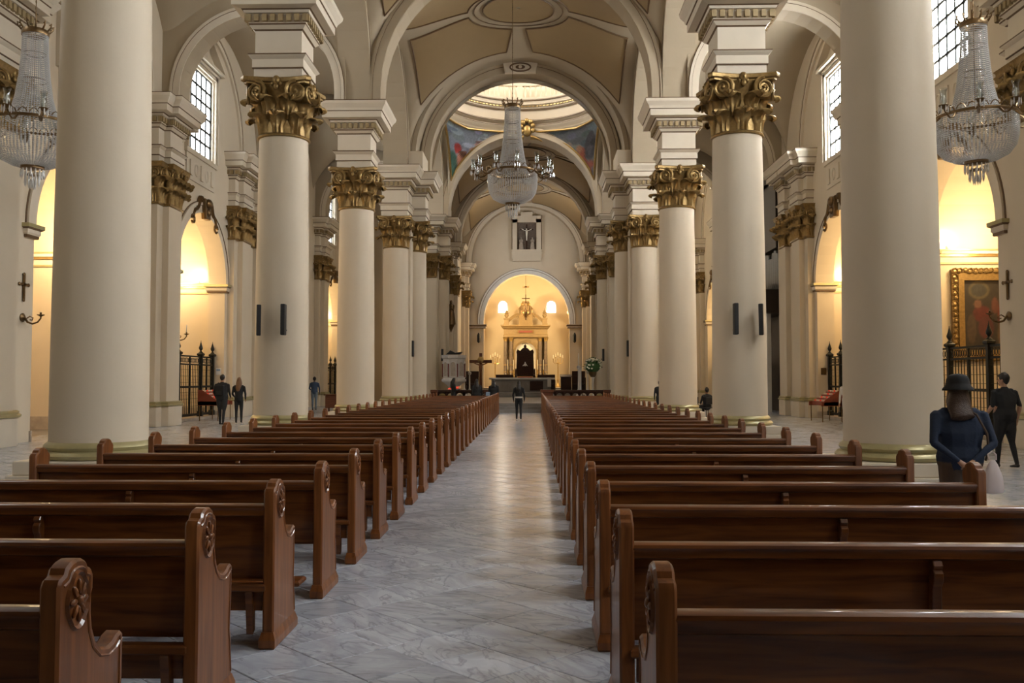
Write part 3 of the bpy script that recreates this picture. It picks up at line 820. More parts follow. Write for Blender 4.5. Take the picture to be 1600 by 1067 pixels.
k.ell(umN(0, zc+.3, -.26), (.24, .05, .11), 12, 6, 1); k.ell(umN(0, zc+.3, -.30), (.09, .04, .08), 10, 6, 0)
tag(k.build('keystone', ['moulding', 'brown'], wN), 'keystone carved with an eye in an oval')
mb = MB(); umF = lambda u, z, d: (u, YC1+d, z); oF = dict(c=0, hw=RX, sp=11.7, bot=11.32)
arch_wall(mb, umF, -6.3, 6.3, 11.32, 17.0, [oF], 1.6); wF = struct('wall_crossing_far', mb, ['plaster'])
b = MB(); arch_band(b, umF, oF, .48, .10, down=11.32, line=.03); b.build('archivolt', ['moulding', 'brown'], wF)
for s, nm in ((-1, 'wall_crossing_left'), (1, 'wall_crossing_right')):
    mb = MB(); um = lambda u, z, d: (s*(4.75+d), u, z); o = dict(c=YM, hw=3.9, sp=12.0, bot=11.32)
    arch_wall(mb, um, YC0-.1, YC1+.1, 11.32, 17.0, [o], 1.2); w = struct(nm, mb, ['plaster'])
    b = MB(); arch_band(b, um, o, .4, .08, down=11.32, line=.03); b.build('archivolt', ['moulding', 'brown'], w)
    groin(s*9.33, YM, 3.4, 4.4, 11.6, (3.8, 4.7))
    groin(s*9.33, 60.0, 3.2, 6.1, 11.6, (3.6, 4.55))
    for yy in (43.2, 53.8):
        mb = MB(); um2 = lambda u, z, d: (u, yy-.5+d, z); o2 = dict(c=s*9.12, hw=2.75, sp=11.75, bot=11.32)
        arch_wall(mb, um2, *sorted((s*6.0, s*12.6)), 11.32, 18.2, [o2], 1.0); w = mb.build('transverse_rib', ['vault'], ceil)
        b = MB(); arch_band(b, um2, o2, .34, .07, down=11.32); b.build('archivolt', ['moulding', 'brown'], w)
# pendentives, ring, drum and dome
HS = 4.4; SR = HS*sqrt(2); Z0 = 11.95
def pend(th, t, off=0.0):
    c, s_ = cos(th), sin(th); r1 = HS/max(abs(c), abs(s_)); rho = r1+(HS-r1)*t
    z = Z0+sqrt(max(0, SR*SR-rho*rho)); R = (SR-off)/SR
    return (rho*c*R, YM+rho*s_*R, Z0+(z-Z0)*R)
dome = struct('ceiling_dome', None, None)
for q in range(4):
    mb = MB(); mb.grid(28, 16, lambda a, b: pend(q*pi/2+a*pi/2, b)); mb.build('pendentive', ['moulding'], dome)
RP = [(HS, 0), (HS-.02, .05), (HS+.02, .06), (HS-.12, .22), (HS-.16, .30), (HS-.05, .34), (HS-.05, .42), (HS-.22, .50), (HS-.22, .60), (HS-.02, .66), (HS-.02, 1.25), (HS-.16, 1.34), (HS-.16, 1.42), (HS-.34, 1.52), (HS-.36, 1.72), (HS-.44, 1.80), (HS-.44, 1.92), (HS-.05, 1.95), (HS+.7, 1.95)]
ZR = Z0+HS
MB().lathe(RP, 64, (0, YM, ZR), cap=False).build('dome_cornice', ['moulding'], dome, ang=30)
dn = MB()
for i in range(120):
    a = 2*pi*i/120; s0 = len(dn.v); dn.box(-.05, .05, -.07, .07, 0, .1); dn.xf(Matrix.Translation((0, YM, ZR+1.42)) @ Matrix.Rotation(a, 4, 'Z') @ Matrix.Translation((HS-.2, 0, 0)), s0)
tag(dn.build('dentil_band', 'gold_bright', dome, smooth=False), 'gilded dentil ring', None, None, 'stuff')
MB().tube([((HS-.24)*cos(2*pi*i/64), YM+(HS-.24)*sin(2*pi*i/64), ZR+.55) for i in range(64)], .03, 5, close=True).build('moulding', 'brown', dome)
for rr, zz in ((HS-.10, .33), (HS-.06, .66), (HS-.10, 1.27), (HS-.40, 1.74)): MB().tube([(rr*cos(2*pi*i/64), YM+rr*sin(2*pi*i/64), ZR+zz) for i in range(64)], .028, 5, close=True).build('moulding', 'brown', dome)
bal = MB().lathe([(.05, 0), (.05, .06), (.035, .1), (.07, .3), (.035, .62), (.055, .7), (.055, .76)], 8).mesh('baluster', 'moulding')
for i in range(88):
    a = 2*pi*(i+.5)/88
    if i % 11 == 0: MB().box(-.1, .1, -.16, .16, 0, .85).build('post', 'moulding', dome, loc=((HS-.02)*cos(a), YM+(HS-.02)*sin(a), ZR+1.95), rz=a, smooth=False)
    else: place('baluster', bal, dome, ((HS-.02)*cos(a), YM+(HS-.02)*sin(a), ZR+1.95))
MB().lathe([(HS-.14, 2.71), (HS+.10, 2.71), (HS+.10, 2.85), (HS-.14, 2.85), (HS-.14, 2.71)], 64, (0, YM, ZR), cap=False).build('gallery_rail', 'moulding', dome)
dr = MB(); RD = HS+.7
NW = 8
for i in range(NW):
    a0 = 2*pi*(i+.22)/NW; a1 = 2*pi*(i+.78)/NW; b1 = 2*pi*(i+1.22)/NW
    arc = lambda a, z, r=RD: (r*cos(a), YM+r*sin(a), z)
    for k in range(4):
        p, q = a0+(a1-a0)*k/4, a0+(a1-a0)*(k+1)/4
        dr.quad(arc(p, ZR+1.9), arc(q, ZR+1.9), arc(q, ZR+3.0), arc(p, ZR+3.0)); dr.quad(arc(p, ZR+6.2), arc(q, ZR+6.2), arc(q, ZR+7.2), arc(p, ZR+7.2))
        p, q = a1+(b1-a1)*k/4, a1+(b1-a1)*(k+1)/4
        dr.quad(arc(p, ZR+1.9), arc(q, ZR+1.9), arc(q, ZR+7.2), arc(p, ZR+7.2))
    for a in (a0, a1): dr.quad(arc(a, ZR+3), arc(a, ZR+6.2), arc(a, ZR+6.2, RD+.4), arc(a, ZR+3, RD+.4))
    wn += 1; w = tag(place('window_%d' % wn, None), None, None, None, 'structure')
    for c in range(3):
        for r in range(3):
            m2 = MB(); p, q = a0+(a1-a0)*c/3+.006, a0+(a1-a0)*(c+1)/3-.006; z0, z1 = ZR+3+r*1.067+.03, ZR+3+(r+1)*1.067-.03
            m2.quad(arc(p, z0, RD+.3), arc(q, z0, RD+.3), arc(q, z1, RD+.3), arc(p, z1, RD+.3)); m2.quad(arc(p, z0, RD+.33), arc(p, z1, RD+.33), arc(q, z1, RD+.33), arc(q, z0, RD+.33)); m2.build('window_pane', 'pane_dome', w, smooth=False)
    f = MB()
    for c in range(4): a = a0+(a1-a0)*c/3; f.tube([arc(a, ZR+3, RD+.3), arc(a, ZR+6.2, RD+.3)], .03, 4)
    for r in range(4): f.tube([arc(a0+(a1-a0)*k/4, ZR+3+r*1.067, RD+.3) for k in range(5)], .03, 4)
    f.build('window_frame', 'white_paint', w, smooth=False)
dr.build('drum', 'moulding', dome, ang=30)
MB().lathe([(RD, 7.2), (RD-.3, 7.25), (RD-.3, 7.5)]+[((RD-.3)*cos(pi/2*i/12)+.001, 7.5+(RD-.3)*sin(pi/2*i/12)) for i in range(13)], 48, (0, YM, ZR), cap=False).build('dome_shell', 'moulding', dome)
MB().lathe([(RD+.5, 1.9), (RD+.5, 7.4)], 32, (0, YM, ZR), cap=False).build('drum_shell', 'moulding', dome)
# paintings on the two far pendentives
def pend_paint(q, blobs, bg, label):
    nA, nB = 96, 80; a_in, a_out = .07, .93
    T = lambda a, b: pend(q*pi/2+(.02+.96*a)*pi/2, .10+.84*b, .05)
    mb = MB(); mb.grid(nA, nB, T)
    me = mb.mesh('painting', 'painting', True, 60)
    # picture plane coordinates: seen from the nave
    pts = mb.v; uvs = [(p[0]/HS, (p[2]-13.2)/3.2) for p in pts]
    rnd = random.Random(q); sx = -1 if q == 1 else 1; extra = []
    for _ in range(70):
        u, v = sx*rnd.uniform(.35, .98), rnd.uniform(.0, .95); c = bg(u, v); f_ = rnd.uniform(.55, 1.6)
        extra.append((u, v, rnd.uniform(.03, .10), rnd.uniform(.02, .06), tuple(min(1, x*f_*rnd.uniform(.85, 1.15)) for x in c)))
    for (cx_, cy_, rx_, ry_, c) in list(blobs):
        extra.append((cx_, cy_, rx_, ry_, c))
        for _ in range(6):
            f_ = rnd.uniform(.45, 1.7); extra.append((cx_+rnd.uniform(-.8, .8)*rx_, cy_+rnd.uniform(-.8, .8)*ry_, rx_*rnd.uniform(.2, .5), ry_*rnd.uniform(.15, .4), tuple(min(1, x*f_) for x in c)))
    paint_mesh(me, uvs, extra, bg)
    t = thing('pendentive_painting', label, 'painting', (0, 0, 0), 0, 'paintings under the dome')
    place('canvas', me, t)
    n = 40; ring = [(i/n, 0) for i in range(n)]+[(1, i/n) for i in range(n)]+[(1-i/n, 1) for i in range(n)]+[(0, 1-i/n) for i in range(n)]
    MB().tube([pend(q*pi/2+(.02+.96*a)*pi/2, .10+.84*b, .06) for a, b in ring], .07, 6, close=True).build('frame', 'gold_bright', t)
    e = MB()
    for aa in (.035, .965):
        p = pend(q*pi/2+aa*pi/2, .80, .1); e.ell(p, (.26, .26, .16), 10, 6)
        p2 = pend(q*pi/2+(aa*1.05-.025 if aa > .5 else aa*.4)*pi/2, .85, .1); e.ell(p2, (.16, .16, .08), 8, 5)
    e.build('corner_ornament', 'gold_bright', t)
bgL = lambda u, v: (.20+.12*v, .24+.14*v, .30+.20*v) if v > .35 else (.22, .20, .20)
pend_paint(1, [(-.93, .25, .07, .32, (.05, .13, .10)), (-.80, .42, .08, .16, (.55, .25, .18)), (-.86, .62, .045, .08, (.34, .04, .035)), (-.78, .28, .07, .12, (.62, .52, .44)), (-.70, .20, .07, .16, (.06, .14, .12)), (-.76, .02, .10, .18, (.42, .05, .05)), (-.84, -.1, .10, .14, (.25, .05, .07)), (-.80, .54, .05, .06, (.12, .05, .03)), (-.62, .62, .10, .07, (.50, .30, .25)), (-.55, .74, .08, .06, (.40, .25, .24)), (-.48, .66, .06, .05, (.42, .35, .34)), (-.66, .48, .12, .05, (.42, .42, .45)), (-.45, .84, .12, .04, (.36, .42, .50))], bgL,
           'pendentive painting left of the dome, figures in red and green under blue sky')
bgR = lambda u, v: (.10+.05*v, .11+.06*v, .12+.08*v)
pend_paint(0, [(.62, .66, .05, .10, (.32, .25, .20)), (.62, .50, .05, .12, (.34, .31, .28)), (.80, .46, .06, .18, (.24, .07, .04)), (.84, .22, .09, .20, (.20, .06, .04)), (.76, .62, .04, .06, (.30, .16, .10)), (.90, .62, .07, .20, (.05, .05, .06)), (.72, .30, .05, .20, (.16, .14, .13)), (.50, .78, .10, .05, (.18, .19, .20)), (.82, .0, .08, .14, (.14, .06, .04))], bgR,
           'dark pendentive painting right of the dome with a red robed figure')
e = MB(); yy = YC1-.25
e.ell((.0, yy, ZR-.05), (.26, .14, .36), 12, 8)
for i in range(7):
    a = -.3+i*.65; e.ell((.36*cos(a), yy-.05, ZR+.1+.45*sin(a)), (.15, .1, .15), 8, 5)
for q in (-1, 1): e.tube([(q*(.2+.7*t), yy, ZR-.45-.25*t*t) for t in (0, .25, .5, .75, 1)], [.13, .12, .09, .06, .03], 6)
e.ell((-.32, yy, ZR+.45), (.14, .12, .16), 8, 6)
e.xf(Matrix.Translation((.28, 0, 0)))
o = e.build('crest', 'gold_bright'); tag(o, 'gilded carved crest at the top of the far crossing arch', 'ornament')

# ------------------------------------------------------------------ chancel
for s, nm in ((-1, 'wall_chancel_left'), (1, 'wall_chancel_right')):
    mb = MB(); arch_wall(mb, lambda u, z, d: (s*(5.35+d), u, z), 55.7, 76.6, 0, 18, [dict(c=69.8, hw=1.3, rect=True, bot=10.2, top=13.4)], .65); struct(nm, mb, ['plaster'], smooth=False)
    wn += 1; w = tag(place('window_%d' % wn, None, None, (s*5.6, 69.8, 10.2)), None, None, None, 'structure')  # added window, hidden from the camera, to brighten the chancel and end wall
    for i in range(5):
        for j in range(6): place('window_pane', PANE[-1], w, (0, -1.3+(i+.5)*pw, (j+.5)*ph))
    f = MB()
    for i in range(6): f.box(-.03, .03, -1.32+i*pw, -1.28+i*pw, 0, 3.2)
    f.build('window_frame', 'iron', w, smooth=False)
    for k, y in enumerate((64.2, 75.2)):
        r = thing('pilaster', 'cream pilaster with dark gilded capital on the %s chancel wall, %s' % ('left' if s < 0 else 'right', ('halfway to the altar arch', 'against the altar arch')[k]), 'pilaster', (s*5.35, y, 0), 0 if s < 0 else pi, 'pilasters of the chancel')
        mb = MB().box(-.05, .30, -.95, .95, .4, 7.66); mb.box(-.05, .58, -.5, .5, .4, 7.66); mb.build('shaft', 'plaster', r, smooth=False)
        cap_rect(r, (.32, 0, 7.62), 0, .5, .27); ent(r, [(.12, 0, .20, .95), (.27, 0, .32, .52)], 9.02)
for a, b in ((54.3, 64.2), (64.2, 76.0)):
    cy, ay = (a+b)/2, (b-a)/2-.1; groin(0, cy, 5.3, ay, 11.7, (4.8, 4.0))
    for q in ((-1, -1), (-1, 1), (1, -1), (1, 1)): panels(0, cy, 5.3, ay, 11.7, (4.8, 4.0), *q)
    medallion(0, cy, 5.3, ay, 11.7, (4.8, 4.0))
for y in (64.2, 75.6):
    mb = MB(); um = lambda u, z, d: (u, y-.45+d, z); o = dict(c=0, hw=4.55, sp=11.7, bot=11.3); arch_wall(mb, um, -5.5, 5.5, 11.3, 17.5, [o], .9)
    w = mb.build('transverse_rib', ['vault'], ceil); b = MB(); arch_band(b, um, o, .45, .08, down=11.3, line=.04); b.build('archivolt', ['moulding', 'brown'], w)
# end wall with the altar arch
mb = MB(); umE = lambda u, z, d: (u, 76.0+d, z); oE = dict(c=.08, hw=3.64, sp=6.55, rise=4.0, bot=0.0)
arch_wall(mb, umE, -6.0, 6.0, 0, 18, [oE], .9); wE = struct('wall_end', mb, ['plaster'])
b = MB(); arch_band(b, umE, oE, .5, .14, down=6.25, line=.05); b.build('archivolt', ['white_paint', 'brown'], wE)
for q in (-1, 1):
    b = MB(); b.rect(oE['c']+q*4.35, 76.3, .85, .5, [(0, 5.95, 0), (.03, 5.98, 1), (.05, 6.1, 0), (.10, 6.2, 1), (.10, 6.28, 0)]); b.build('impost', ['skirting', 'brown'], wE, smooth=False)
# apse room
mb = MB(); n = 20; hw, y0, y1 = 4.6, 76.9, 84.5
mb.quad((-hw, y1, 0), (hw, y1, 0), (hw, y1, 8), (-hw, y1, 8))
for q in (-1, 1): mb.quad((q*hw, y0, 0), (q*hw, y1, 0), (q*hw, y1, 8), (q*hw, y0, 8))
P = [(-hw*cos(pi*i/n), 8+3.9*sin(pi*i/n)) for i in range(n+1)]
for (a, p), (c, q) in zip(P, P[1:]): mb.quad((a, y0, p), (a, y1, p), (c, y1, q), (c, y0, q))
mb.add([(a, y1, p) for a, p in P], [tuple(range(n+1))])
mb.box(-hw-.3, -hw-.1, y0-.1, y1+.4, 0, 12.4); mb.box(hw+.1, hw+.3, y0-.1, y1+.4, 0, 12.4); mb.box(-hw-.3, hw+.3, y1+.2, y1+.4, 0, 12.4); mb.box(-hw-.3, hw+.3, y0-.1, y1+.4, 12.2, 12.4)
apse = struct('wall_apse', mb, ['plaster'])
for q in (-1, 1):
    b = MB(); b.rect(q*4.25, 80.0, .3, .3, [(0, .9, 0), (0, 6.6, 0), (.1, 6.7, 0), (.15, 7.3, 0), (.3, 7.45, 0), (.3, 7.7, 0)]); b.build('pilaster_strip', ['stone_carved'], apse, smooth=False)
    wn += 1; w = tag(place('window_%d' % wn, None, None, (.07+q*2.28, y1-.06, 7.9)), None, None, None, 'structure')
    pl = [(-.42, 0), (.42, 0)]+[(.42*cos(pi*i/12), .65+.45*sin(pi*i/12)) for i in range(13)]
    MB().prism(pl, 0, .03, lambda u, v, d: (u, d, v)).build('window_pane', 'apse_pane', w, smooth=False)
    MB().tube([(u*1.08, -.02, v*1.04-.02) for u, v in pl], .05, 5, close=True).build('window_frame', 'moulding', w)
# end walls of the aisles; outer roof so no daylight leaks in
for s, nm in ((-1, 'wall_aisle_end_left'), (1, 'wall_aisle_end_right')):
    struct(nm, MB().box(*sorted((s*5.4, s*13.2)), YE, YE+.4, 0, 18), ['plaster'], smooth=False)
rf = MB().box(-13.2, 13.2, YB-.7, YC0-.2, 18.0, 18.3); rf.box(-13.2, -5.3, YC0-.2, YE+.4, 18.0, 18.3); rf.box(5.3, 13.2, YC0-.2, YE+.4, 18, 18.3); rf.box(-6, 6, YC1+.9, 77, 18.0, 18.3)
struct('roof', rf, ['plaster'], smooth=False)
# right transept recess
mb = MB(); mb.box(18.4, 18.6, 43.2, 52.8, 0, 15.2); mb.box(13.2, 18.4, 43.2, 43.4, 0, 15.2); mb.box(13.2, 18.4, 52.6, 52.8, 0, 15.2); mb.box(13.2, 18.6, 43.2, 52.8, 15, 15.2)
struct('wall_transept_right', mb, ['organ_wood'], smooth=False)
# chancel floor and steps
mb = MB()
for i, (y, z) in enumerate(((43.3, .15), (43.65, .30), (44.0, .45))): mb.cbox(-4.5, 4.5, y, 52+.001*i, z-.15, z, .008)
mb.cbox(-5.3, 5.3, 52, 76, .30, .45, .008)
for i, (y, z) in enumerate(((58.5, .6), (58.9, .75))): mb.cbox(-4.2+.3*i, 4.2-.3*i, y, 75.9, z-.15, z, .008)
mb.cbox(-4.5, 4.5, 76, 84.4, .6, .9, .008)
struct('floor_chancel', mb, ['altar_marble'], smooth=False)
# ------------------------------------------------------------------ pews
PEW_IN, PEW_OUT, PY0, PDY, NPEW = .98, 3.90, 2.95, 1.238, 32
def end_profile():
    P = [(0, .09), (0, .93), (.015, .955), (.045, .965), (.055, .985), (.085, 1.0), (.12, 1.005), (.155, 1.0), (.185, .985), (.195, .965), (.22, .955), (.235, .93), (.235, .88), (.225, .865), (.225, .80), (.235, .745), (.262, .69), (.305, .652), (.36, .638), (.40, .645), (.43, .662), (.462, .668), (.475, .655), (.475, .50), (.465, .40), (.462, .34), (.475, .28), (.48, .09)]
    return P
def rosette():
    # quatrefoil sinking with a flower, local x = outward from the pew end
    mb = MB(); n = 24
    for k in range(n):
        a0, a1 = 2*pi*k/n, 2*pi*(k+1)/n
        def R(a): return 1+.10*abs(cos(2*a))
        def P(a, q, x): return (x, .062*R(a)*cos(a)*q, .082*R(a)*sin(a)*q)
        mb.quad(P(a0, 1.15, 0), P(a1, 1.15, 0), P(a1, 1.07, .012), P(a0, 1.07, .012)); mb.quad(P(a0, 1.07, .012), P(a1, 1.07, .012), P(a1, .95, .003), P(a0, .95, .003))
        mb.quad(P(a0, .95, .003), P(a1, .95, .003), P(a1, .01, .003), P(a0, .01, .003))
    for k in range(8):
        a = 2*pi*k/8; s0 = len(mb.v); mb.ell((0, 0, .042), (.010, .012, .026), 6, 4); mb.xf(Matrix.Translation((.008, 0, 0)) @ Matrix.Diagonal((1, .85, 1.1, 1)) @ Matrix.Rotation(a, 4, 'X'), s0)
    mb.ell((.01, 0, 0), (.014, .016, .018), 8, 5)
    return mb.mesh('rosette', 'wood_end', True, 50)
ROSE = rosette()
em = MB(); em.prism(end_profile(), -.035, .035, lambda u, v, d: (d, u, v), bev=.010); ENDM = em.mesh('end_panel', 'wood_end', True, 35)
em = MB(); pr = [(y, z) for y, z in end_profile()]
def inset_face(q):
    n = len(pr); out = []
    for i in range(n):
        a, b, c = Vector(pr[i-1]), Vector(pr[i]), Vector(pr[(i+1) % n]); e = c-a; nn = Vector((e.y, -e.x)).normalized(); out.append(tuple(b+nn*q))
    return out
em.tube([(0, y, z) for y, z in inset_face(.030)[1:]], .0055, 5); BEADM = em.mesh('bead_moulding', 'wood_end')
em = MB(); em.rect(0, .24, .042, .255, [(0, 0, 0), (.008, .012, 0), (.008, .055, 0), (-.002, .085, 0), (-.006, .10, 0)]); FOOTM = em.mesh('foot', 'wood_end', False)
HL = (PEW_OUT-PEW_IN)/2
def pew_meshes():
    L = HL-.03
    b = MB()      # back panel, raked
    b.add([(-L, .075, .40), (L, .075, .40), (L, .045, .80), (-L, .045, .80), (-L, .10, .40), (L, .10, .40), (L, .07, .80), (-L, .07, .80)], [(0, 1, 2, 3), (5, 4, 7, 6), (0, 4, 5, 1), (3, 2, 6, 7), (0, 3, 7, 4), (1, 5, 6, 2)])
    r = MB()
    pf = [(.012, .795), (.012, .825), (.004, .838), (.010, .852), (.03, .860), (.075, .860), (.092, .850), (.095, .80), (.08, .79), (.03, .785)]
    r.prism(pf, -L, L, lambda u, v, d: (d, u, v))
    s = MB(); s.add([(-L, .08, .415), (L, .08, .415), (L, .49, .44), (-L, .49, .44), (-L, .08, .445), (L, .08, .445), (L, .49, .47), (-L, .49, .47)], [(3, 2, 1, 0), (4, 5, 6, 7), (0, 1, 5, 4), (2, 3, 7, 6), (1, 2, 6, 5), (3, 0, 4, 7)])
    a = MB(); a.box(-L, L, .44, .47, .32, .42)
    m = MB(); m.prism([(.02, .03), (.02, .66), (-.004, .70), (-.004, .73), (.012, .745), (.0, .765), (.012, .785), (.045, .79), (.09, .79), (.09, .45), (.44, .43), (.44, .03)], -.022, .022, lambda u, v, d: (d, u, v), bev=.004)
    k = MB(); k.cbox(-L+.12, L-.06, -.30, -.10, .15, .19, .012)
    for x in (-L+.3, 0, L-.3): k.prism([(-.28, .15), (-.12, .15), (-.10, .0), (-.24, .0)], x-.02, x+.02, lambda u, v, d: (d, u, v))
    k2 = MB(); k2.cbox(-L+.02, L-.02, -.02, .06, .34, .385, .01)
    for x in (-L+.12, 0, L-.12): k2.prism([(-.015, .34), (.05, .34), (.06, .10), (.02, .08)], x-.02, x+.02, lambda u, v, d: (d, u, v))
    k2.box(-L+.05, L-.05, .03, .05, .22, .34)
    return [x.mesh(n, 'wood_pew', True, 35) for x, n in ((b, 'back_panel'), (r, 'top_rail'), (s, 'seat'), (a, 'apron'), (m, 'middle_support'), (k, 'kneeler'), (k2, 'kneeler'))]
BK, RL, ST, AP, MS, KN, KN2 = pew_meshes()
for s, sd in ((-1, 'left'), (1, 'right')):
    for k in range(NPEW):
        p = thing('pew', 'varnished brown wooden pew %s of the marble aisle, %s row from the camera' % (sd, ORD[k]) if k < NPEW-1 else 'varnished brown wooden pew %s of the marble aisle, last row before the balustrade' % sd, 'pew', (s*(PEW_IN+PEW_OUT)/2, PY0+k*PDY, 0), 0, 'pews %s of the aisle' % sd)
        place('back_panel', BK, p); place('top_rail', RL, p); place('seat', ST, p); place('apron', AP, p); place('middle_support', MS, p)
        down = (s, k) in ((-1, 3), (1, 6), (-1, 9))
        place('kneeler', KN if down else KN2, p)
        for q in (-1, 1):
            e = place('end_panel', ENDM, p, (q*(HL-.035), 0, 0))
            place('foot', FOOTM, e)
            if k < 20:
                place('bead_moulding', BEADM, e, (q*.035, 0, 0))
                place('rosette', ROSE, e, (q*.035, .117, .865), 0 if q > 0 else pi)

# ------------------------------------------------------------------ chandeliers
def chandelier(label, loc, zs, ztop):
    t = thing('chandelier', label, 'chandelier', loc, 0, 'crystal chandeliers'); 
    t.scale = (1, 1, zs)
    def strand(prof, n, r0, r1):
        mb = MB(); P = [Vector((p[0], 0, p[1])) for p in prof]
        seg = [(b-a).length for a, b in zip(P, P[1:])]; tot = sum(seg)
        for i in range(n):
            d = tot*(i+.5)/n; j = 0
            while j < len(seg)-1 and d > seg[j]: d -= seg[j]; j += 1
            c = P[j].lerp(P[j+1], d/seg[j]); r = r0+(r1-r0)*i/n; hz = tot/n*.47
            mb.add([c+Vector((r, 0, 0)), c+Vector((0, r, 0)), c-Vector((r, 0, 0)), c-Vector((0, r, 0)), c+Vector((0, 0, hz)), c-Vector((0, 0, hz))], [(0, 1, 4), (1, 2, 4), (2, 3, 4), (3, 0, 4), (1, 0, 5), (2, 1, 5), (3, 2, 5), (0, 3, 5)])
        return mb
    tent = [(.225, 3.42), (.235, 3.0), (.27, 2.5), (.325, 2.05), (.40, 1.70), (.49, 1.47)]
    bowl = [(.735, 1.40), (.745, 1.2), (.735, 1.0), (.69, .80), (.58, .64), (.40, .54), (.24, .50)]
    if not hasattr(chandelier, 'm'):
        chandelier.m = (strand(tent, 44, .019, .030).mesh('crystal_strand', 'crystal', False), strand(bowl, 30, .030, .024).mesh('bowl_strand', 'crystal', False))
    ts, bs = chandelier.m
    for i in range(48): place('crystal_strand', ts, t, (0, 0, 0), 2*pi*i/48)
    for i in range(64): place('bowl_strand', bs, t, (0, 0, 0), 2*pi*(i+.3)/64)
    mb = MB(); mb.lathe([(.20, 3.40), (.25, 3.40), (.26, 3.46), (.24, 3.52), (.20, 3.52), (.20, 3.40)], 24, cap=False)
    for i in range(12):
        a = 2*pi*i/12; r = .25; c = (r*cos(a), r*sin(a))
        mb.tube([(c[0], c[1], 3.5), (c[0]*1.25, c[1]*1.25, 3.58), (c[0]*1.3, c[1]*1.3, 3.66), (c[0]*1.12, c[1]*1.12, 3.63)], [.02, .016, .014, .02], 5)
    mb.build('crown', 'bronze', t)
    mb = MB(); mb.lathe([(.73, 1.41), (.765, 1.41), (.775, 1.44), (.765, 1.47), (.73, 1.47), (.73, 1.41)], 48, cap=False)
    for i in range(24):
        a = 2*pi*i/24; mb.tube([(.76*cos(a+d), .76*sin(a+d), 1.49+h) for d, h in ((-.11, 0), (-.07, .06), (0, .10), (.07, .06), (.11, 0))], .011, 4)
    mb.build('rim', 'bronze', t)
    for z, r in ((3.0, .2), (2.4, .24), (1.7, .35)): MB().tube([(r*cos(2*pi*i/20), r*sin(2*pi*i/20), z) for i in range(20)], .012, 4, close=True).build('hoop', 'bronze', t)
    MB().lathe([(.17, .44), (.22, .45), (.22, .52), (.17, .52), (.05, .5)], 20).build('bottom_plate', 'bronze', t)
    d = MB()
    for (r, n, z0, l) in ((.21, 16, .44, .20), (.13, 12, .34, .28), (.06, 8, .22, .22)):
        for i in range(n):
            a = 2*pi*i/n; d.lathe([(.002, -l), (.016, -l*.7), (.012, -.02), (.003, 0)], 5, (r*cos(a), r*sin(a), z0), cap=False)
    d.build('drop_tassel', 'crystal', t, smooth=False)
    MB().lathe([(.10, .34), (.12, .33), (.12, .31), (.02, .30)], 14).build('tassel_plate', 'bronze', t)
    if not hasattr(chandelier, 'a'):
        a = MB(); a.tube([(.74, 0, 1.42), (.86, 0, 1.30), (.98, 0, 1.27), (1.12, 0, 1.34), (1.2, 0, 1.44)], [.028, .024, .02, .018, .018], 6)
        a.tube([(.80, 0, 1.46), (.88, 0, 1.52), (.97, 0, 1.48), (.98, 0, 1.40), (.92, 0, 1.39)], .012, 5)
        a.lathe([(.02, 1.40), (.085, 1.46), (.09, 1.475), (.02, 1.47)], 10, (1.2, 0, 0))
        sh = MB().lathe([(.045, 1.49), (.062, 1.55), (.055, 1.64), (.05, 1.72), (.075, 1.82), (.070, 1.82), (.045, 1.72), (.05, 1.64), (.056, 1.56), (.04, 1.50)], 12, (1.2, 0, 0), cap=False)
        cn = MB().lathe([(.018, 1.47), (.018, 1.66), (.006, 1.67), (.003, 1.70)], 8, (1.2, 0, 0))
        dp = MB()
        for i in range(6):
            q = 2*pi*i/6; dp.lathe([(.002, -.15), (.015, -.10), (.010, -.02), (.003, 0)], 5, (1.2+.08*cos(q), .08*sin(q), 1.46), cap=False)
        chandelier.a = (a.mesh('arm', 'bronze'), sh.mesh('glass_shade', 'glass'), cn.mesh('candle', 'candle'), dp.mesh('drops', 'crystal', False))
    A = chandelier.a
    for i in range(12):
        ar = place('arm', A[0], t, (0, 0, 0), 2*pi*(i+.25)/12)
        for m, n in zip(A[1:], ('glass_shade', 'candle', 'drops')): place(n, m, ar)
    L = (ztop-loc[2])/zs; ch = MB(); ch.tube([(0, 0, .5), (0, 0, L)], .009, 6); 
    n = int((L-3.5)/.14)
    for i in range(n): ch.ell((0, 0, 3.6+i*.14), (.014, .022, .05), 6, 4)
    ch.build('suspension_rod', 'bronze', t)
    return t
chandelier('large crystal chandelier hanging over the middle of the nave', (-.02, 27.0, 6.46), 1.0, 17.0)
chandelier('crystal chandelier hanging in the left aisle, cut by the frame edge', (-9.45, 17.6, 5.42), .92, 16.0)
chandelier('crystal chandelier hanging in the right aisle before the bright window', (9.28, 17.6, 5.42), .92, 16.0)

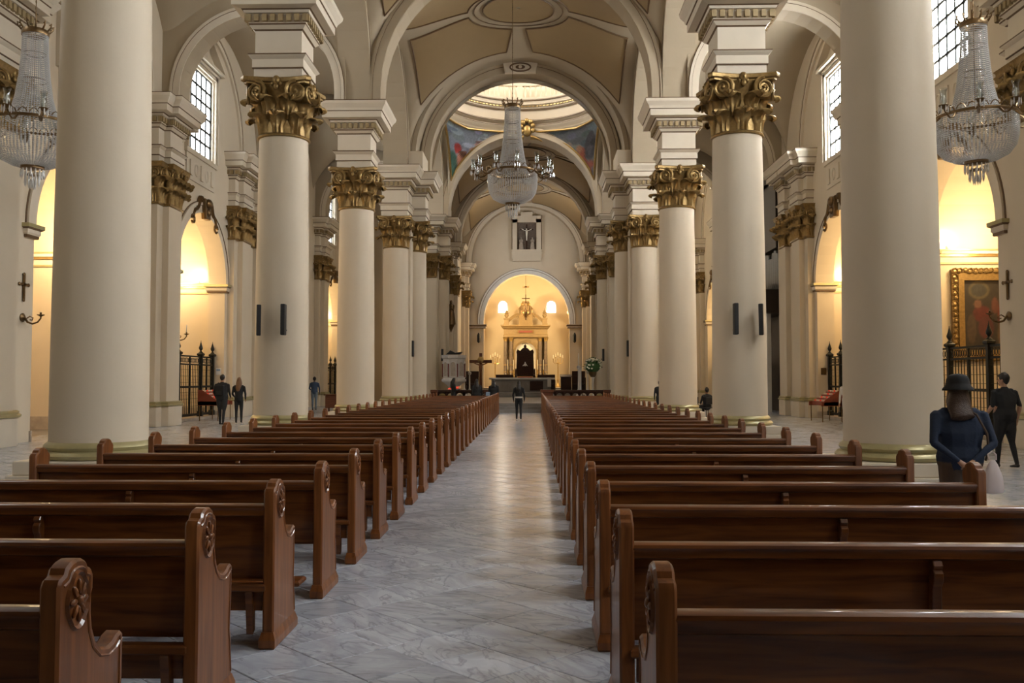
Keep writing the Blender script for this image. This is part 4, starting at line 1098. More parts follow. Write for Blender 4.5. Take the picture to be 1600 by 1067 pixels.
# ------------------------------------------------------------------ iron gates in the chapel arches
FIN = MB().lathe([(.05, 0), (.09, .03), (.05, .07), (.03, .10), (.075, .17), (.085, .22), (.05, .32), (.012, .46), (.008, .52)], 10).mesh('finial', 'iron')
def gate(s, c, label):
    t = thing('iron_gate', label, 'gate', (s*(WX+.45), c, 0), 0, 'iron chapel gates')
    P = [-OHW+.12, -1.15, 1.15, OHW-.12]
    pm = MB(); pm.box(-.07, .07, -.07, .07, .12, 2.62); pm.rect(0, 0, .07, .07, [(0, 2.55, 0), (.05, 2.60, 0), (.05, 2.66, 0), (0, 2.70, 0)]); pm.rect(0, 0, .07, .07, [(.03, .1, 0), (.03, .3, 0), (0, .34, 0)])
    for y in P:
        q = pm.build('post', 'iron', t, loc=(0, y, 0), smooth=False); place('finial', FIN, q, (0, 0, 2.68))
    for a, b in zip(P, P[1:]):
        f = MB()
        for z0, z1 in ((.16, .26), (1.28, 1.36), (2.18, 2.24), (2.5, 2.56)): f.box(-.03, .03, a+.05, b-.05, z0, z1)
        m = (a+b)/2; f.box(-.025, .025, m-.03, m+.03, .2, 2.5); f.build('leaf_frame', 'iron', t, smooth=False)
        g = MB(); n = max(6, int((b-a)/.17))
        for i in range(1, n):
            y = a+(b-a)*i/n; g.box(-.010, .010, y-.010, y+.010, .26, 2.18)
            for z in (.7, 1.0, 1.6, 1.9): g.ell((0, y, z), (.018, .018, .03), 5, 3)
        for z in (.55, .85, 1.1, 1.5, 1.75, 2.0): g.box(-.006, .006, a, b, z-.006, z+.006)
        k = int((b-a)/.14)
        for i in range(k):
            y = a+(b-a)*(i+.5)/k; g.tube([(0, y+.06*cos(x), 2.37+.1*sin(x)) for x in [j*2*pi/8 for j in range(8)]], .011, 4, close=True)
        tag(g.build('bars', 'iron', t, smooth=False), None, None, None, 'stuff')
    MB().cbox(-.3, .3, -OHW, OHW, 0, .12, .01).build('sill', 'skirting', t, smooth=False)
for s, sd in ((-1, 'left'), (1, 'right')):
    for c, w in zip(OPEN, ('nearest chapel', 'second chapel', 'far chapel')):
        if s < 0 and c == OPEN[0]: continue
        gate(s, c, 'black wrought iron gate with spear finials in the %s on the %s' % (w, sd))

# wall crosses and candle sconces
def cross(loc, s, label):
    mb = MB(); mb.box(-.02, .02, -.03, .03, -.32, .32); mb.box(-.02, .02, -.2, .2, .04, .10)
    for y, z in ((0, -.33), (0, .33), (-.21, .07), (.21, .07)): mb.ell((0, y, z), (.03, .05, .05), 8, 5)
    o = mb.build('wall_cross', 'bronze', None, loc); tag(o, label, 'cross', 'consecration crosses')
def sconce(loc, s, d, label):
    t = thing('candle_sconce', label, 'sconce', loc, 0, 'candle sconces')
    mb = MB(); mb.lathe([(.001, -.03), (.11, -.03), (.12, 0), (.06, .04), (.001, .05)], 14, cap=False); mb.xf(Matrix.Rotation(-s*pi/2, 4, 'Y')); mb.build('rosette_plate', 'bronze', t)
    a = MB(); x = -s
    a.tube([(x*.04, 0, 0), (x*.12, 0, -.12), (x*.25, 0, -.16), (x*.38, 0, -.12), (x*.46, 0, -.02), (x*.46, 0, .03)], [.03, .028, .025, .022, .02, .02], 7)
    a.tube([(x*.1, 0, -.02), (x*.18, 0, .03), (x*.26, 0, -.01), (x*.24, 0, -.07), (x*.18, 0, -.06)], .016, 6); a.build('arm', 'bronze', t)
    MB().lathe([(.015, .02), (.09, .06), (.095, .075), (.02, .07), (.03, .12), (.02, .13)], 12, (x*.46, 0, 0)).build('drip_pan', 'bronze', t)
    MB().lathe([(.016, .1), (.016, .40 if d else .14), (.003, .41 if d else .15)], 8, (x*.46, 0, 0)).build('candle', 'candle', t)
for s, sd in ((-1, 'left'), (1, 'right')):
    cross((s*(WX-.04), 22.62, 3.98), s, 'small dark metal cross on the %s wall beside the nearest chapel arch' % sd)
    sconce((s*(WX-.03), 22.62, 3.2), s, 0, 'bronze candle bracket below the cross by the nearest %s chapel' % sd)
cross((-(WX-.04), 32.3, 3.9), -1, 'small dark metal cross on the left wall beside the second chapel arch')
sconce((-(WX-.03), 32.3, 3.2), -1, 1, 'bronze bracket with a tall candle by the second left chapel')

# loudspeakers on the columns
def speaker(loc, rz, tilt, H, label, rad):
    t = thing('column_speaker', label, 'speaker', loc, rz, 'slim black loudspeakers')
    b = MB(); b.cbox(-.05, .05, -.09, .09, -H/2, H/2, .012); b.xf(Matrix.Rotation(tilt, 4, 'X')); b.build('cabinet', 'black', t, smooth=False)
    g = MB(); g.cbox(-.04, .04, -.098, -.088, -H/2+.02, H/2-.02, .004); g.xf(Matrix.Rotation(tilt, 4, 'X')); g.build('grille', 'speaker_grille', t, smooth=False)
    MB().tube([(0, .08, -H*.33), (0, rad, -H*.33)], .025, 6).build('bracket', 'black', t)
for s, sd in ((-1, 'left'), (1, 'right')):
    y = COLY[1]
    speaker((s*CX+s*.34, y-.82, 3.05), radians(-s*20), .09, .75, 'slim black loudspeaker on the second %s column, the one tilted towards the aisle wall' % sd, .26)
    speaker((s*CX-s*.27, y-.84, 3.06), 0, 0, .75, 'slim black upright loudspeaker on the second %s column, on its nave side' % sd, .24)
    speaker((s*5.02, 41.75, 3.05), radians(s*8), .0, .75, 'slim black loudspeaker on the near %s crossing pier' % sd, .3)
    speaker((s*4.75, 52.9, 3.05), radians(s*10), .0, .72, 'slim black loudspeaker on the far %s crossing pier' % sd, .5)

# painting in the right chapel
x0, x1, z0, z1 = 14.25, 16.3, 2.55, 4.75; yy = OPEN[0]+3.05-.02
t = thing('framed_painting', 'large religious painting of a red robed figure in a carved gilt frame', 'painting', (0, yy, 0))
mb = MB(); n = 50; mb.grid(n, n, lambda a, b: (x0+(x1-x0)*a, -.06, z0+(z1-z0)*b)); me = mb.mesh('canvas', 'painting', False)
paint_mesh(me, [(i/n, j/n) for j in range(n+1) for i in range(n+1)], [(.24, .86, .16, .13, (0.0715, 0.0550, 0.0275)), (.24, .86, .12, .09, (0.0330, 0.0303, 0.0248)), (.68, .50, .16, .30, (0.1100, 0.0154, 0.0077)), (.66, .79, .06, .07, (0.1540, 0.0825, 0.0495)), (.62, .22, .10, .26, (0.0880, 0.0468, 0.0220)), (.80, .52, .07, .2, (0.1210, 0.0468, 0.0193)), (.28, .52, .14, .12, (0.0770, 0.0110, 0.0077)), (.22, .66, .06, .06, (0.1210, 0.0550, 0.0330)), (.34, .32, .12, .16, (0.0715, 0.0165, 0.0138)), (.48, .64, .05, .12, (0.0880, 0.0275, 0.0165)), (.12, .3, .07, .22, (0.0550, 0.0330, 0.0193))], lambda u, v: (0.0248, 0.0176, 0.0110))
place('canvas', me, t)
fr = MB(); a = .16
for i in range(2):
    d = i*.18
    for (p, q, r, s2) in ((x0-d-.18, x1+d+.18, z0-d-.18, z0-d), (x0-d-.18, x1+d+.18, z1+d, z1+d+.18), (x0-d-.18, x0-d, z0-d, z1+d), (x1+d, x1+d+.18, z0-d, z1+d)): fr.box(p, q, -.10-.05*(1-i), 0, r, s2)
fr.build('frame', 'gold', t, smooth=False)
orn = MB(); per = []
for i in range(16): per += [(x0-.28+(x1-x0+.56)*i/16, z1+.30), (x0-.28+(x1-x0+.56)*i/16, z0-.30), (x0-.28, z0-.3+(z1-z0+.6)*i/16), (x1+.28, z0-.3+(z1-z0+.6)*i/16)]
for k, (x, z) in enumerate(per): orn.ell((x+random.uniform(-.03, .03), -.12, z+random.uniform(-.03, .03)), (.085, .05, .085), 6, 4); orn.tube([(x+.09*cos(q), -.13, z+.09*sin(q)) for q in (0, 1.2, 2.4, 3.6)], .028, 4)
orn.build('carved_foliage', 'gold', t)
# chapel altars glimpsed behind the gates
for s, c, lb in ((-1, 35.1, 'second left'), (1, 35.1, 'second right'), (1, 25.7, 'nearest right')):
    t = thing('side_altar', 'pale marble side altar behind the gate of the %s chapel' % lb, 'altar', (s*(WX+4.0), c, 0), 0, 'side altars')
    MB().cbox(-.5, .5, -1.2, 1.2, 0, 1.0, .02).build('base', 'altar_marble', t, smooth=False)
    MB().cbox(-.58, .58, -1.3, 1.3, 1.0, 1.1, .02).build('top', 'white_paint', t, smooth=False)

# votive candle stands
def votive(loc, s, label, w=1.5):
    t = thing('votive_stand', label, 'candle stand', loc, 0, 'votive candle stands')
    b = MB()
    for i in range(4):
        x0 = -s*.30+s*.18*i
        b.box(min(x0, x0+s*.18), max(x0, x0+s*.18), -w/2, w/2, .62, .78+.12*i)
    for q in (-1, 1): b.box(-.42, .42, q*w/2-.02, q*w/2+.02, .6, .76)
    b.prism([(-s*.32, .62), (s*.42, .62), (s*.42, 1.22), (s*.24, 1.20), (-s*.32, .80)], -w/2-.02, -w/2, lambda u, v, d: (u, d, v))
    b.build('tiered_box', 'box_red', t, smooth=False)
    l = MB()
    for x in (-.36, .36):
        for y in (-w/2+.05, w/2-.05): l.tube([(x, y, 0), (x, y, .64)], .018, 6)
    l.build('legs', 'bronze', t)
    cup = MB().lathe([(.025, 0), (.035, .02), (.035, .06)], 8).mesh('votive_candle', 'candle'); cr = MB().lathe([(.025, 0), (.035, .02), (.035, .06)], 8).mesh('votive_candle', 'red_wax')
    for i in range(4):
        for j in range(7): place('votive_candle', cr if (i+j) % 3 == 0 else cup, t, (-s*.30+s*(.18*i+.09), -w/2+w*(j+.5)/7, .78+.12*i))
votive((-11.95, 35.2, 0), -1, 'red tiered votive candle stand beside the left chapel gate')
votive((11.9, 34.9, 0), 1, 'red tiered votive candle stand beside the right chapel gate')
t = thing('prayer_desk', 'brown wooden desk standing in the left aisle near the far man', 'desk', (-8.85, 43.0, 0))
MB().cbox(-.48, .48, -.3, .3, .25, .85, .02).build('body', 'wood_red', t, smooth=False); MB().cbox(-.54, .54, -.36, .36, .85, .9, .01).build('top', 'wood_red', t, smooth=False)
for x in (-.42, .42):
    for y in (-.25, .25): MB().box(x-.03, x+.03, y-.03, y+.03, 0, .25).build('leg', 'wood_red', t, smooth=False)
# notices on the walls
for (x, lb) in ((-12.72, 'small pale notice on the left chapel jamb'), (12.72, 'small dark plaque on the right chapel jamb')):
    b = MB().cbox(-.11, .11, -.012, .012, -.14, .14, .003); b.box(-.08, .08, -.016, .016, .02, .10, 1)
    o = b.build('notice', ['white_cloth' if x < 0 else 'bronze', 'lace_blue' if x < 0 else 'bronze'], None, (x, 37.68, 1.95), smooth=False); tag(o, lb, 'sign')

# ------------------------------------------------------------------ organ in the right transept
t = thing('pipe_organ', 'dark pipe organ and gallery in the shadowed right transept', 'organ', (13.0, 48.3, 0))
g = MB(); g.prism([(-.9, 4.9), (-1.1, 5.2), (-1.0, 5.95), (-1.15, 6.05), (3.5, 6.05), (3.5, 4.7)], -4, 4, lambda u, v, d: (u, d, v)); g.build('gallery', 'organ_wood', t, smooth=False)
g = MB(); g.box(.0, 3.2, -4.2, 3.6, 6.05, 13.6); g.box(-.45, .1, -4.2, 3.7, 8.1, 13.2); g.box(-.3, 3.2, -3.7, 3.7, 9.5, 9.9); g.rect(1.3, 0, 1.5, 3.6, [(0, 11.2, 0), (.25, 11.4, 0), (.25, 11.6, 0)]); g.build('case', 'organ_wood', t, smooth=False)
for i in range(22):
    y = -4.0+i*.34; hh = 1.5+.5*abs(sin(i*.7)); mb = MB().lathe([(.02, 0), (.11, .35), (.12, .4), (.12, hh), (.1, hh)], 10); mb.build('organ_pipe', 'organ_pipe', t, loc=(-.2, y, 6.05))
for y in (-3.4, -2.0, 2.0, 3.4): MB().box(-.75, -.55, y-.1, y+.1, 0, 4.9).build('post', 'white_paint', t, smooth=False)
g = MB(); g.box(.2, .4, -4, 4, 0, 5.3); g.build('screen', 'organ_wood', t, smooth=False)
for y in (-3.4, -1.4, .6):
    b = MB()
    for i in range(12): b.box(-.67, -.63, y+.15+i*.15, y+.18+i*.15, .3, 2.6)
    b.box(-.68, -.62, y, y+1.9, .3, .4); b.box(-.68, -.62, y, y+1.9, 2.5, 2.6); b.box(-.68, -.62, y, y+1.9, 1.4, 1.5); tag(b.build('grille', 'iron', t, smooth=False), None, None, None, 'stuff')
# small wall chandelier by the organ
t = thing('crystal_lustre', 'small crystal lustre hanging before the organ', 'chandelier', (11.25, 43.6, 6.3))
for i in range(6):
    a = 2*pi*i/6; m = MB().tube([(.1*cos(a), .1*sin(a), .2), (.35*cos(a), .35*sin(a), .05), (.55*cos(a), .55*sin(a), .25)], .02, 5); ar = m.build('arm', 'bronze', t)
    MB().lathe([(.04, .27), (.06, .34), (.05, .45), (.075, .6)], 10, (.55*cos(a), .55*sin(a), 0), cap=False).build('glass_shade', 'glass', ar)
d = MB()
for i in range(30): a = i*2.4; r = .1+.012*i; d.lathe([(.002, -.2), (.02, -.12), (.004, 0)], 5, (r*cos(a), r*sin(a), .2-.01*i), cap=False)
d.build('drops', 'crystal', t, smooth=False); MB().tube([(0, 0, -.1), (0, 0, 9.0)], .012, 5).build('suspension_rod', 'bronze', t); MB().ell((0, 0, .15), (.12, .12, .2), 10, 6).build('stem', 'bronze', t)

# ------------------------------------------------------------------ balustrade before the chancel
def balustrade(x0, x1, label):
    t = thing('balustrade', label, 'balustrade', (0, 43.15, 0), 0, 'chancel balustrades')
    MB().cbox(x0, x1, -.16, .16, 1.0, 1.11, .015).build('rail', 'wood_dark', t, smooth=False); MB().cbox(x0, x1, -.13, .13, 0, .2, .01).build('bottom_rail', 'wood_dark', t, smooth=False)
    bm = MB().lathe([(.09, .2), (.09, .26), (.05, .3), (.04, .36), (.10, .5), (.115, .58), (.05, .78), (.045, .86), (.09, .92), (.09, 1.0)], 10).mesh('baluster', 'wood_dark')
    am = MB()
    n = int((x1-x0-.5)/.33)
    for i in range(n):
        x = x0+.3+(x1-x0-.6)*i/(n-1); place('baluster', bm, t, (x, 0, 0))
        if i < n-1:
            w = (x1-x0-.6)/(n-1)
            a = MB(); P = [(-w/2, 1.0), (-w/2, .84)]+[(-w*.36*cos(pi*k/8), .84+.12*sin(pi*k/8)) for k in range(9)]+[(w/2, .84), (w/2, 1.0)]
            a.prism(P, -.03, .03, lambda u, v, d: (u, d, v)); a.build('arch_panel', 'wood_dark', t, loc=(x+w/2, 0, 0), smooth=False)
    inner = x1 if abs(x1) < abs(x0) else x0
    for x in (x0, x1):
        w = .28 if x == inner else .14; xx = x-w if x == x1 else x+w
        p = MB(); p.rect(xx, 0, w, .2, [(.03, 0, 0), (.03, .15, 0), (0, .2, 0), (0, .95, 0), (.04, 1.0, 0), (.04, 1.12, 0)]); p.build('pedestal', 'wood_red', t, smooth=False)
balustrade(-4.28, -1.16, 'dark wooden balustrade left of the chancel steps')
balustrade(1.0, 4.28, 'dark wooden balustrade right of the chancel steps')

# ------------------------------------------------------------------ altar, throne, retable
t = thing('high_altar', 'long marble altar table with a white cloth before the throne', 'altar', (-.15, 62, .75))
mb = MB(); mb.cbox(-2.1, 2.0, -.45, .5, 0, .85, .02)
for x in (-1.9, -1.0, 0, .9, 1.8): mb.cbox(x-.09, x+.09, -.52, -.42, .0, .84, .01)
mb.build('body', 'altar_marble', t, smooth=False); MB().cbox(-2.25, 2.25, -.6, .6, .85, .98, .02).build('top', 'white_paint', t, smooth=False)
MB().cbox(.55, 1.45, -.56, -.46, .1, .75, .02).build('panel', 'wood_dark', t, smooth=False); MB().cbox(1.75, 2.0, -.63, .62, .35, .99, .004).build('cloth', 'white_cloth', t, smooth=False)
t = thing('throne', 'tall carved dark wooden throne with a red cushion', 'throne', (-.02, 73.0, .75))
P = [(-.78, 1.1), (-.72, 1.55), (-.68, 2.9), (-.72, 3.1), (-.62, 3.32), (-.40, 3.2), (-.25, 3.38), (0, 3.52), (.25, 3.38), (.40, 3.2), (.62, 3.32), (.72, 3.1), (.68, 2.9), (.72, 1.55), (.78, 1.1)]
b = MB(); b.prism(P, .25, .42, lambda u, v, d: (u, d, v), bev=.02); b.prism([(x*.86, 1.2+(z-1.2)*.9) for x, z in P], .18, .26, lambda u, v, d: (u, d, v), bev=.02); b.ell((0, .3, 3.58), (.12, .08, .15), 8, 6); b.build('backrest', 'wood_dark', t, smooth=False)
for q in (-1, 1):
    a = MB(); a.prism([(-.5, 0), (.4, 0), (.4, 1.75), (.2, 1.62), (0, 1.25), (-.5, 1.2)], q*.74-.09, q*.74+.09, lambda u, v, d: (d, u, v), bev=.02); a.build('armrest', 'wood_dark', t, smooth=False)
MB().cbox(-.7, .7, -.5, .3, .4, .95, .03).build('seat', 'wood_dark', t, smooth=False); MB().cbox(-.62, .62, -.52, .2, .93, 1.08, .04).build('cushion', 'red_cloth', t, smooth=False)
b = MB(); b.ell((0, .16, 2.05), (.13, .03, .12), 10, 6); b.tube([(-.2, .15, 1.95), (0, .14, 2.12), (.2, .15, 1.95)], .03, 5); b.ell((0, .14, 2.22), (.05, .03, .07), 8, 5); b.build('emblem', 'white_cloth', t)
for q in (-1, 1):
    t = thing('choir_bench', 'low dark wooden bench %s of the throne' % ('left' if q < 0 else 'right'), 'bench', (q*1.7, 73.0, .75), 0, 'benches beside the throne')
    MB().cbox(-.72, .72, .2, .32, 0, 1.25, .02).build('backrest', 'wood_dark', t, smooth=False); MB().cbox(-.72, .72, -.35, .25, .4, .5, .02).build('seat', 'wood_dark', t, smooth=False)
    for x in (-.68, .68): MB().cbox(x-.05, x+.05, -.38, .3, 0, .8, .01).build('end_panel', 'wood_dark', t, smooth=False)
    t = thing('choir_stall', 'dark wooden choir stall against the %s jamb of the altar arch' % ('left' if q < 0 else 'right'), 'stall', (q*4.1, 69.5 if q < 0 else 68.5, .75), 0, 'stalls of the chancel')
    MB().cbox(-.5, .5, .3, .45, 0, 1.5, .02).build('backrest', 'wood_dark', t, smooth=False); MB().cbox(-.5, .5, -.3, .35, .42, .52, .02).build('seat', 'wood_dark', t, smooth=False)
    for x in (-.48, .48): MB().cbox(x-.05, x+.05, -.35, .4, 0, 1.0, .01).build('end_panel', 'wood_dark', t, smooth=False)
# retable
t = thing('retable', 'gilded and marble altarpiece with four columns framing an arched niche', 'altarpiece', (-.05, 82.4, .9))
b = MB(); b.cbox(-2.15, 2.15, -.5, .6, 0, 1.0, .02); b.box(-2.0, 2.0, .2, .6, 1.0, 5.4)
b.build('base', 'stone_carved', t, smooth=False)
for x in (-1.85, -1.35, 1.35, 1.85):
    c = MB().lathe([(.2, .95), (.2, 1.1), (.16, 1.15), (.165, 2.5), (.145, 4.2)], 14, (x, -.15, 0)).build('column', 'grey_marble', t)
    MB().lathe([(.15, 4.2), (.17, 4.25), (.16, 4.3), (.24, 4.52), (.26, 4.56)], 12, (x, -.15, 0)).build('capital', 'gold_bright', c)
    for z in (1.35, 2.0): MB().lathe([(.17, 0), (.19, .03), (.17, .06)], 12, (x, -.15, z)).build('gilt_ring', 'gold_bright', c)
b = MB(); um = lambda u, z, d: (u, -.05+d, z); o = dict(c=0, hw=.95, sp=3.15, bot=1.0); arch_wall(b, um, -1.2, 1.2, 1.0, 4.55, [o], .25); arch_band(b, um, o, .14, .06, down=1.0, m=0, ml=1, line=.02)
b.build('niche', ['stone_carved', 'gold'], t)
MB().box(-1.0, 1.0, .18, .2, 1.0, 4.2).build('niche_back', 'white_paint', t, smooth=False)
b = MB(); b.rect(0, .1, 2.0, .35, [(0, 4.55, 0), (.05, 4.62, 0), (.05, 4.8, 0), (.0, 4.84, 0), (0, 5.3, 0), (.1, 5.38, 1), (.2, 5.5, 0), (.28, 5.6, 1), (.28, 5.7, 0)]); b.box(-.75, .75, -.32, -.24, 4.95, 5.22, 1); b.build('entablature', ['stone_carved', 'gold'], t, smooth=False)
b = MB(); b.prism([(-.62, 5.0), (.62, 5.0), (.62, 5.17), (-.62, 5.17)], -.35, -.3, lambda u, v, d: (u, d, v)); b.build('inscription_panel', 'rose_marble', t, smooth=False)
for q in (-1, 1):
    b = MB(); pts = [(q*(1.95-1.35*k/10), .0, 5.7+.95*sin(pi/2*k/10)) for k in range(11)]; b.tube(pts, [.16]*11, 6); b.tube([(p[0], -.12, p[2]+.1) for p in pts], .05, 5)
    b.tube([(q*(.75+.14*cos(a)), -.1, 6.5+.14*sin(a)) for a in [k*.8 for k in range(8)]], .06, 5); b.build('broken_pediment', 'stone_carved', t)
    u = MB().rect(q*1.75, .0, .22, .2, [(0, 5.7, 0), (0, 6.2, 0), (.05, 6.25, 0), (.05, 6.35, 0)]); u.lathe([(.08, 6.35), (.2, 6.55), (.22, 6.65), (.1, 6.8), (.16, 6.9), (.03, 7.1), (.02, 7.25)], 10, (q*1.75, 0, 0))
    for a in range(5): u.tube([(q*1.75, 0, 6.7), (q*1.75+.28*cos(a*1.25), .1*sin(a*1.25), 6.85)], [.06, .02], 5)
    u.build('urn', 'stone_carved', t)
b = MB(); b.prism([(-.65, 5.7), (.65, 5.7), (.6, 6.9), (.68, 7.2), (.45, 7.5), (.3, 7.9), (-.3, 7.9), (-.45, 7.5), (-.68, 7.2), (-.6, 6.9)], -.15, .25, lambda u, v, d: (u, d, v), bev=.04); b.build('crown_panel', 'stone_carved', t, smooth=False)
b = MB()
for i in range(14): a = 2*pi*i/14; b.tube([(0, -.2, 6.75), (.42*cos(a), -.18, 6.75+.5*sin(a))], [.06, .015], 5)
b.ell((0, -.22, 6.75), (.18, .08, .2), 10, 6); b.ell((-.3, -.2, 7.6), (.14, .08, .14), 8, 5); b.ell((.3, -.2, 7.6), (.14, .08, .14), 8, 5); b.build('sunburst', 'gold_bright', t)
for x in (-1.62, -1.1, 1.1, 1.62, -.8, .8):
    b = MB().lathe([(.1, 1.0), (.1, 1.05), (.03, 1.12), (.05, 1.3), (.03, 1.5), (.06, 1.6)], 8, (x, -.42, 0)); c = b.build('candlestick', 'gold_bright', t); MB().lathe([(.028, 1.6), (.028, 2.5), (.004, 2.52)], 8, (x, -.42, 0)).build('candle', 'candle', c)
# hanging lamp over the altar
t = thing('sanctuary_lamp', 'ornate bronze hanging lamp with arms above the retable', 'lamp', (0, 78.3, 7.3))
MB().tube([(0, 0, .2), (0, 0, 4.6)], .02, 6).build('rod', 'bronze', t); MB().lathe([(.02, 2.35), (.25, 2.36), (.28, 2.45), (.05, 2.5)], 12).build('canopy', 'bronze', t)
MB().lathe([(.02, -.5), (.10, -.4), (.06, -.3), (.2, -.1), (.3, .1), (.26, .3), (.08, .4), (.05, .9), (.1, 1.0), (.03, 1.1)], 12).build('bowl', 'bronze', t)
for i in range(8):
    a = 2*pi*i/8; b = MB().tube([(.2*cos(a), .2*sin(a), .05), (.42*cos(a), .42*sin(a), .0), (.55*cos(a), .55*sin(a), .2), (.5*cos(a), .5*sin(a), .45)], .028, 5); b.lathe([(.03, .4), (.06, .45), (.02, .7)], 6, (.5*cos(a), .5*sin(a), 0)); b.tube([(.1*cos(a), .1*sin(a), .8), (.3*cos(a), .3*sin(a), .75), (.28*cos(a), .28*sin(a), 1.0)], .02, 5); b.build('arm', 'bronze', t)
b = MB().box(-.35, .35, -.03, .03, 1.35, 1.43); b.box(-.035, .035, -.03, .03, 1.0, 1.75); b.build('cross', 'bronze', t, smooth=False)
def candelabrum(x, y, z, H, label, mat='gold_bright', n=5):
    t = thing('candelabrum', label, 'candelabrum', (x, y, z), 0, 'standing candelabra')
    MB().lathe([(.32, 0), (.34, .06), (.2, .14), (.08, .3), (.05, .45), (.1, .6), (.04, .75), (.035, H*.7), (.08, H*.72), (.04, H*.75), (.03, H*.86)], 12).build('stem', mat, t)
    for i in range(n):
        q = -1+2*i/(n-1) if n > 1 else 0; hx = .42*q; top = H*.86-.12*abs(q)*0+(.2-.25*abs(q))
        b = MB()
        if abs(q) > .01: b.tube([(0, 0, H*.72), (hx*.6, 0, H*.70), (hx, 0, H*.76), (hx, 0, top)], .025, 5)
        b.lathe([(.02, 0), (.08, .03), (.03, .06)], 8, (hx, 0, top)); a = b.build('arm', mat, t); MB().lathe([(.022, 0), (.022, .28), (.003, .3)], 6, (hx, 0, top+.05)).build('candle', 'candle', a)
candelabrum(-2.75, 80, .9, 3.0, 'tall gilt candelabrum standing left of the retable'); candelabrum(2.85, 80, .9, 3.0, 'tall gilt candelabrum standing right of the retable')
# lamps behind the arch jambs that light the apse
for q in (-1, 1):
    lp = thing('apse_lamp', 'bright floodlamp behind the %s jamb of the altar arch' % ('left' if q < 0 else 'right'), 'lamp', (.08+q*4.2, 77.3, 7.2), 0, 'apse floodlamps')
    MB().cbox(-.12, .12, -.1, .1, -.12, .12, .01).build('housing', 'white_paint', lp, smooth=False); MB().ell((0, .14, 0), (.1, .06, .1), 10, 6).build('bulb', 'bulb', lp)
    ld = bpy.data.lights.new('lamp_light', 'POINT'); ld.energy = APSE_W; ld.color = (1, .72, .36); ld.shadow_soft_size = .25; place('lamp_light', ld, lp, (-q*.1, .5, 0))
# crucifix group in the niche above the arch
mb = MB(); yy = 75.93
t = thing('calvary_niche', 'recessed niche with a crucifix and two mourners above the altar arch', 'niche', (.1, yy, 11.65))
f = MB(); f.box(-1.25, -.8, -.16, .05, .2, 3.6); f.box(.8, 1.25, -.16, .05, .2, 3.6); f.box(-1.25, 1.25, -.16, .05, 3.3, 3.9); f.box(-1.3, 1.3, -.3, .05, .9-.05, .98); f.box(-1.2, 1.2, -.2, .05, .0, .86)
for i in range(9): f.box(-1.1+i*.26, -1.0+i*.26, -.26, -.18, .05, .8)
f.box(-.5, .5, -.2, .05, 3.9, 4.2); f.build('surround', 'moulding', t, smooth=False)
MB().tube([(-1.25, -.17, .98), (-1.25, -.17, 3.9), (-.52, -.17, 3.9), (-.52, -.17, 4.2), (.52, -.17, 4.2), (.52, -.17, 3.9), (1.25, -.17, 3.9), (1.25, -.17, .98)], .03, 4).build('moulding', 'brown', t); MB().tube([(-.8, -.17, .98), (-.8, -.17, 3.3), (.8, -.17, 3.3), (.8, -.17, .98)], .025, 4).build('moulding', 'brown', t)
MB().box(-.8, .8, -.03, .04, .95, 3.3).build('niche_back', 'grey_marble', t, smooth=False)
c = MB(); c.box(-.05, .05, -.14, -.08, 1.0, 3.15); c.box(-.55, .55, -.14, -.08, 2.65, 2.75); c.build('cross', 'wood_dark', t, smooth=False)
def figure_mb(mb, x, y, z, H, crucified=False):
    if crucified:
        mb.tube([(x, y, z), (x, y-.03, z+.35*H), (x, y, z+.5*H), (x, y-.02, z+.72*H), (x, y, z+.82*H)], [.03*H, .05*H, .07*H, .09*H, .04*H], 8)
        for q in (-1, 1): mb.tube([(x, y, z+.78*H), (x+q*.2*H, y, z+.84*H), (x+q*.42*H, y, z+.95*H)], [.04*H, .03*H, .02*H], 6)
        mb.ell((x-.02, y-.02, z+.92*H), (.055*H, .06*H, .075*H), 8, 6)
    else:
        mb.lathe([(.19*H, 0), (.17*H, .2*H), (.14*H, .45*H), (.11*H, .58*H), (.13*H, .74*H), (.10*H, .82*H), (.04*H, .86*H)], 12, (x, y, z), sy=.7); mb.ell((x, y, z+.92*H), (.06*H, .065*H, .08*H), 8, 6)
        mb.tube([(x-.12*H, y-.05, z+.78*H), (x-.1*H, y-.12*H, z+.58*H), (x, y-.15*H, z+.64*H)], [.045*H, .04*H, .03*H], 6); mb.tube([(x+.12*H, y-.05, z+.78*H), (x+.1*H, y-.12*H, z+.58*H), (x, y-.15*H, z+.66*H)], [.045*H, .04*H, .03*H], 6)
b = MB(); figure_mb(b, 0, -.18, 1.75, 1.05, True); b.build('crucified_figure', 'candle', t)
for q in (-1, 1): b = MB(); figure_mb(b, q*.48, -.16, .98, 1.05); b.build('mourner_figure', 'skirting', t)
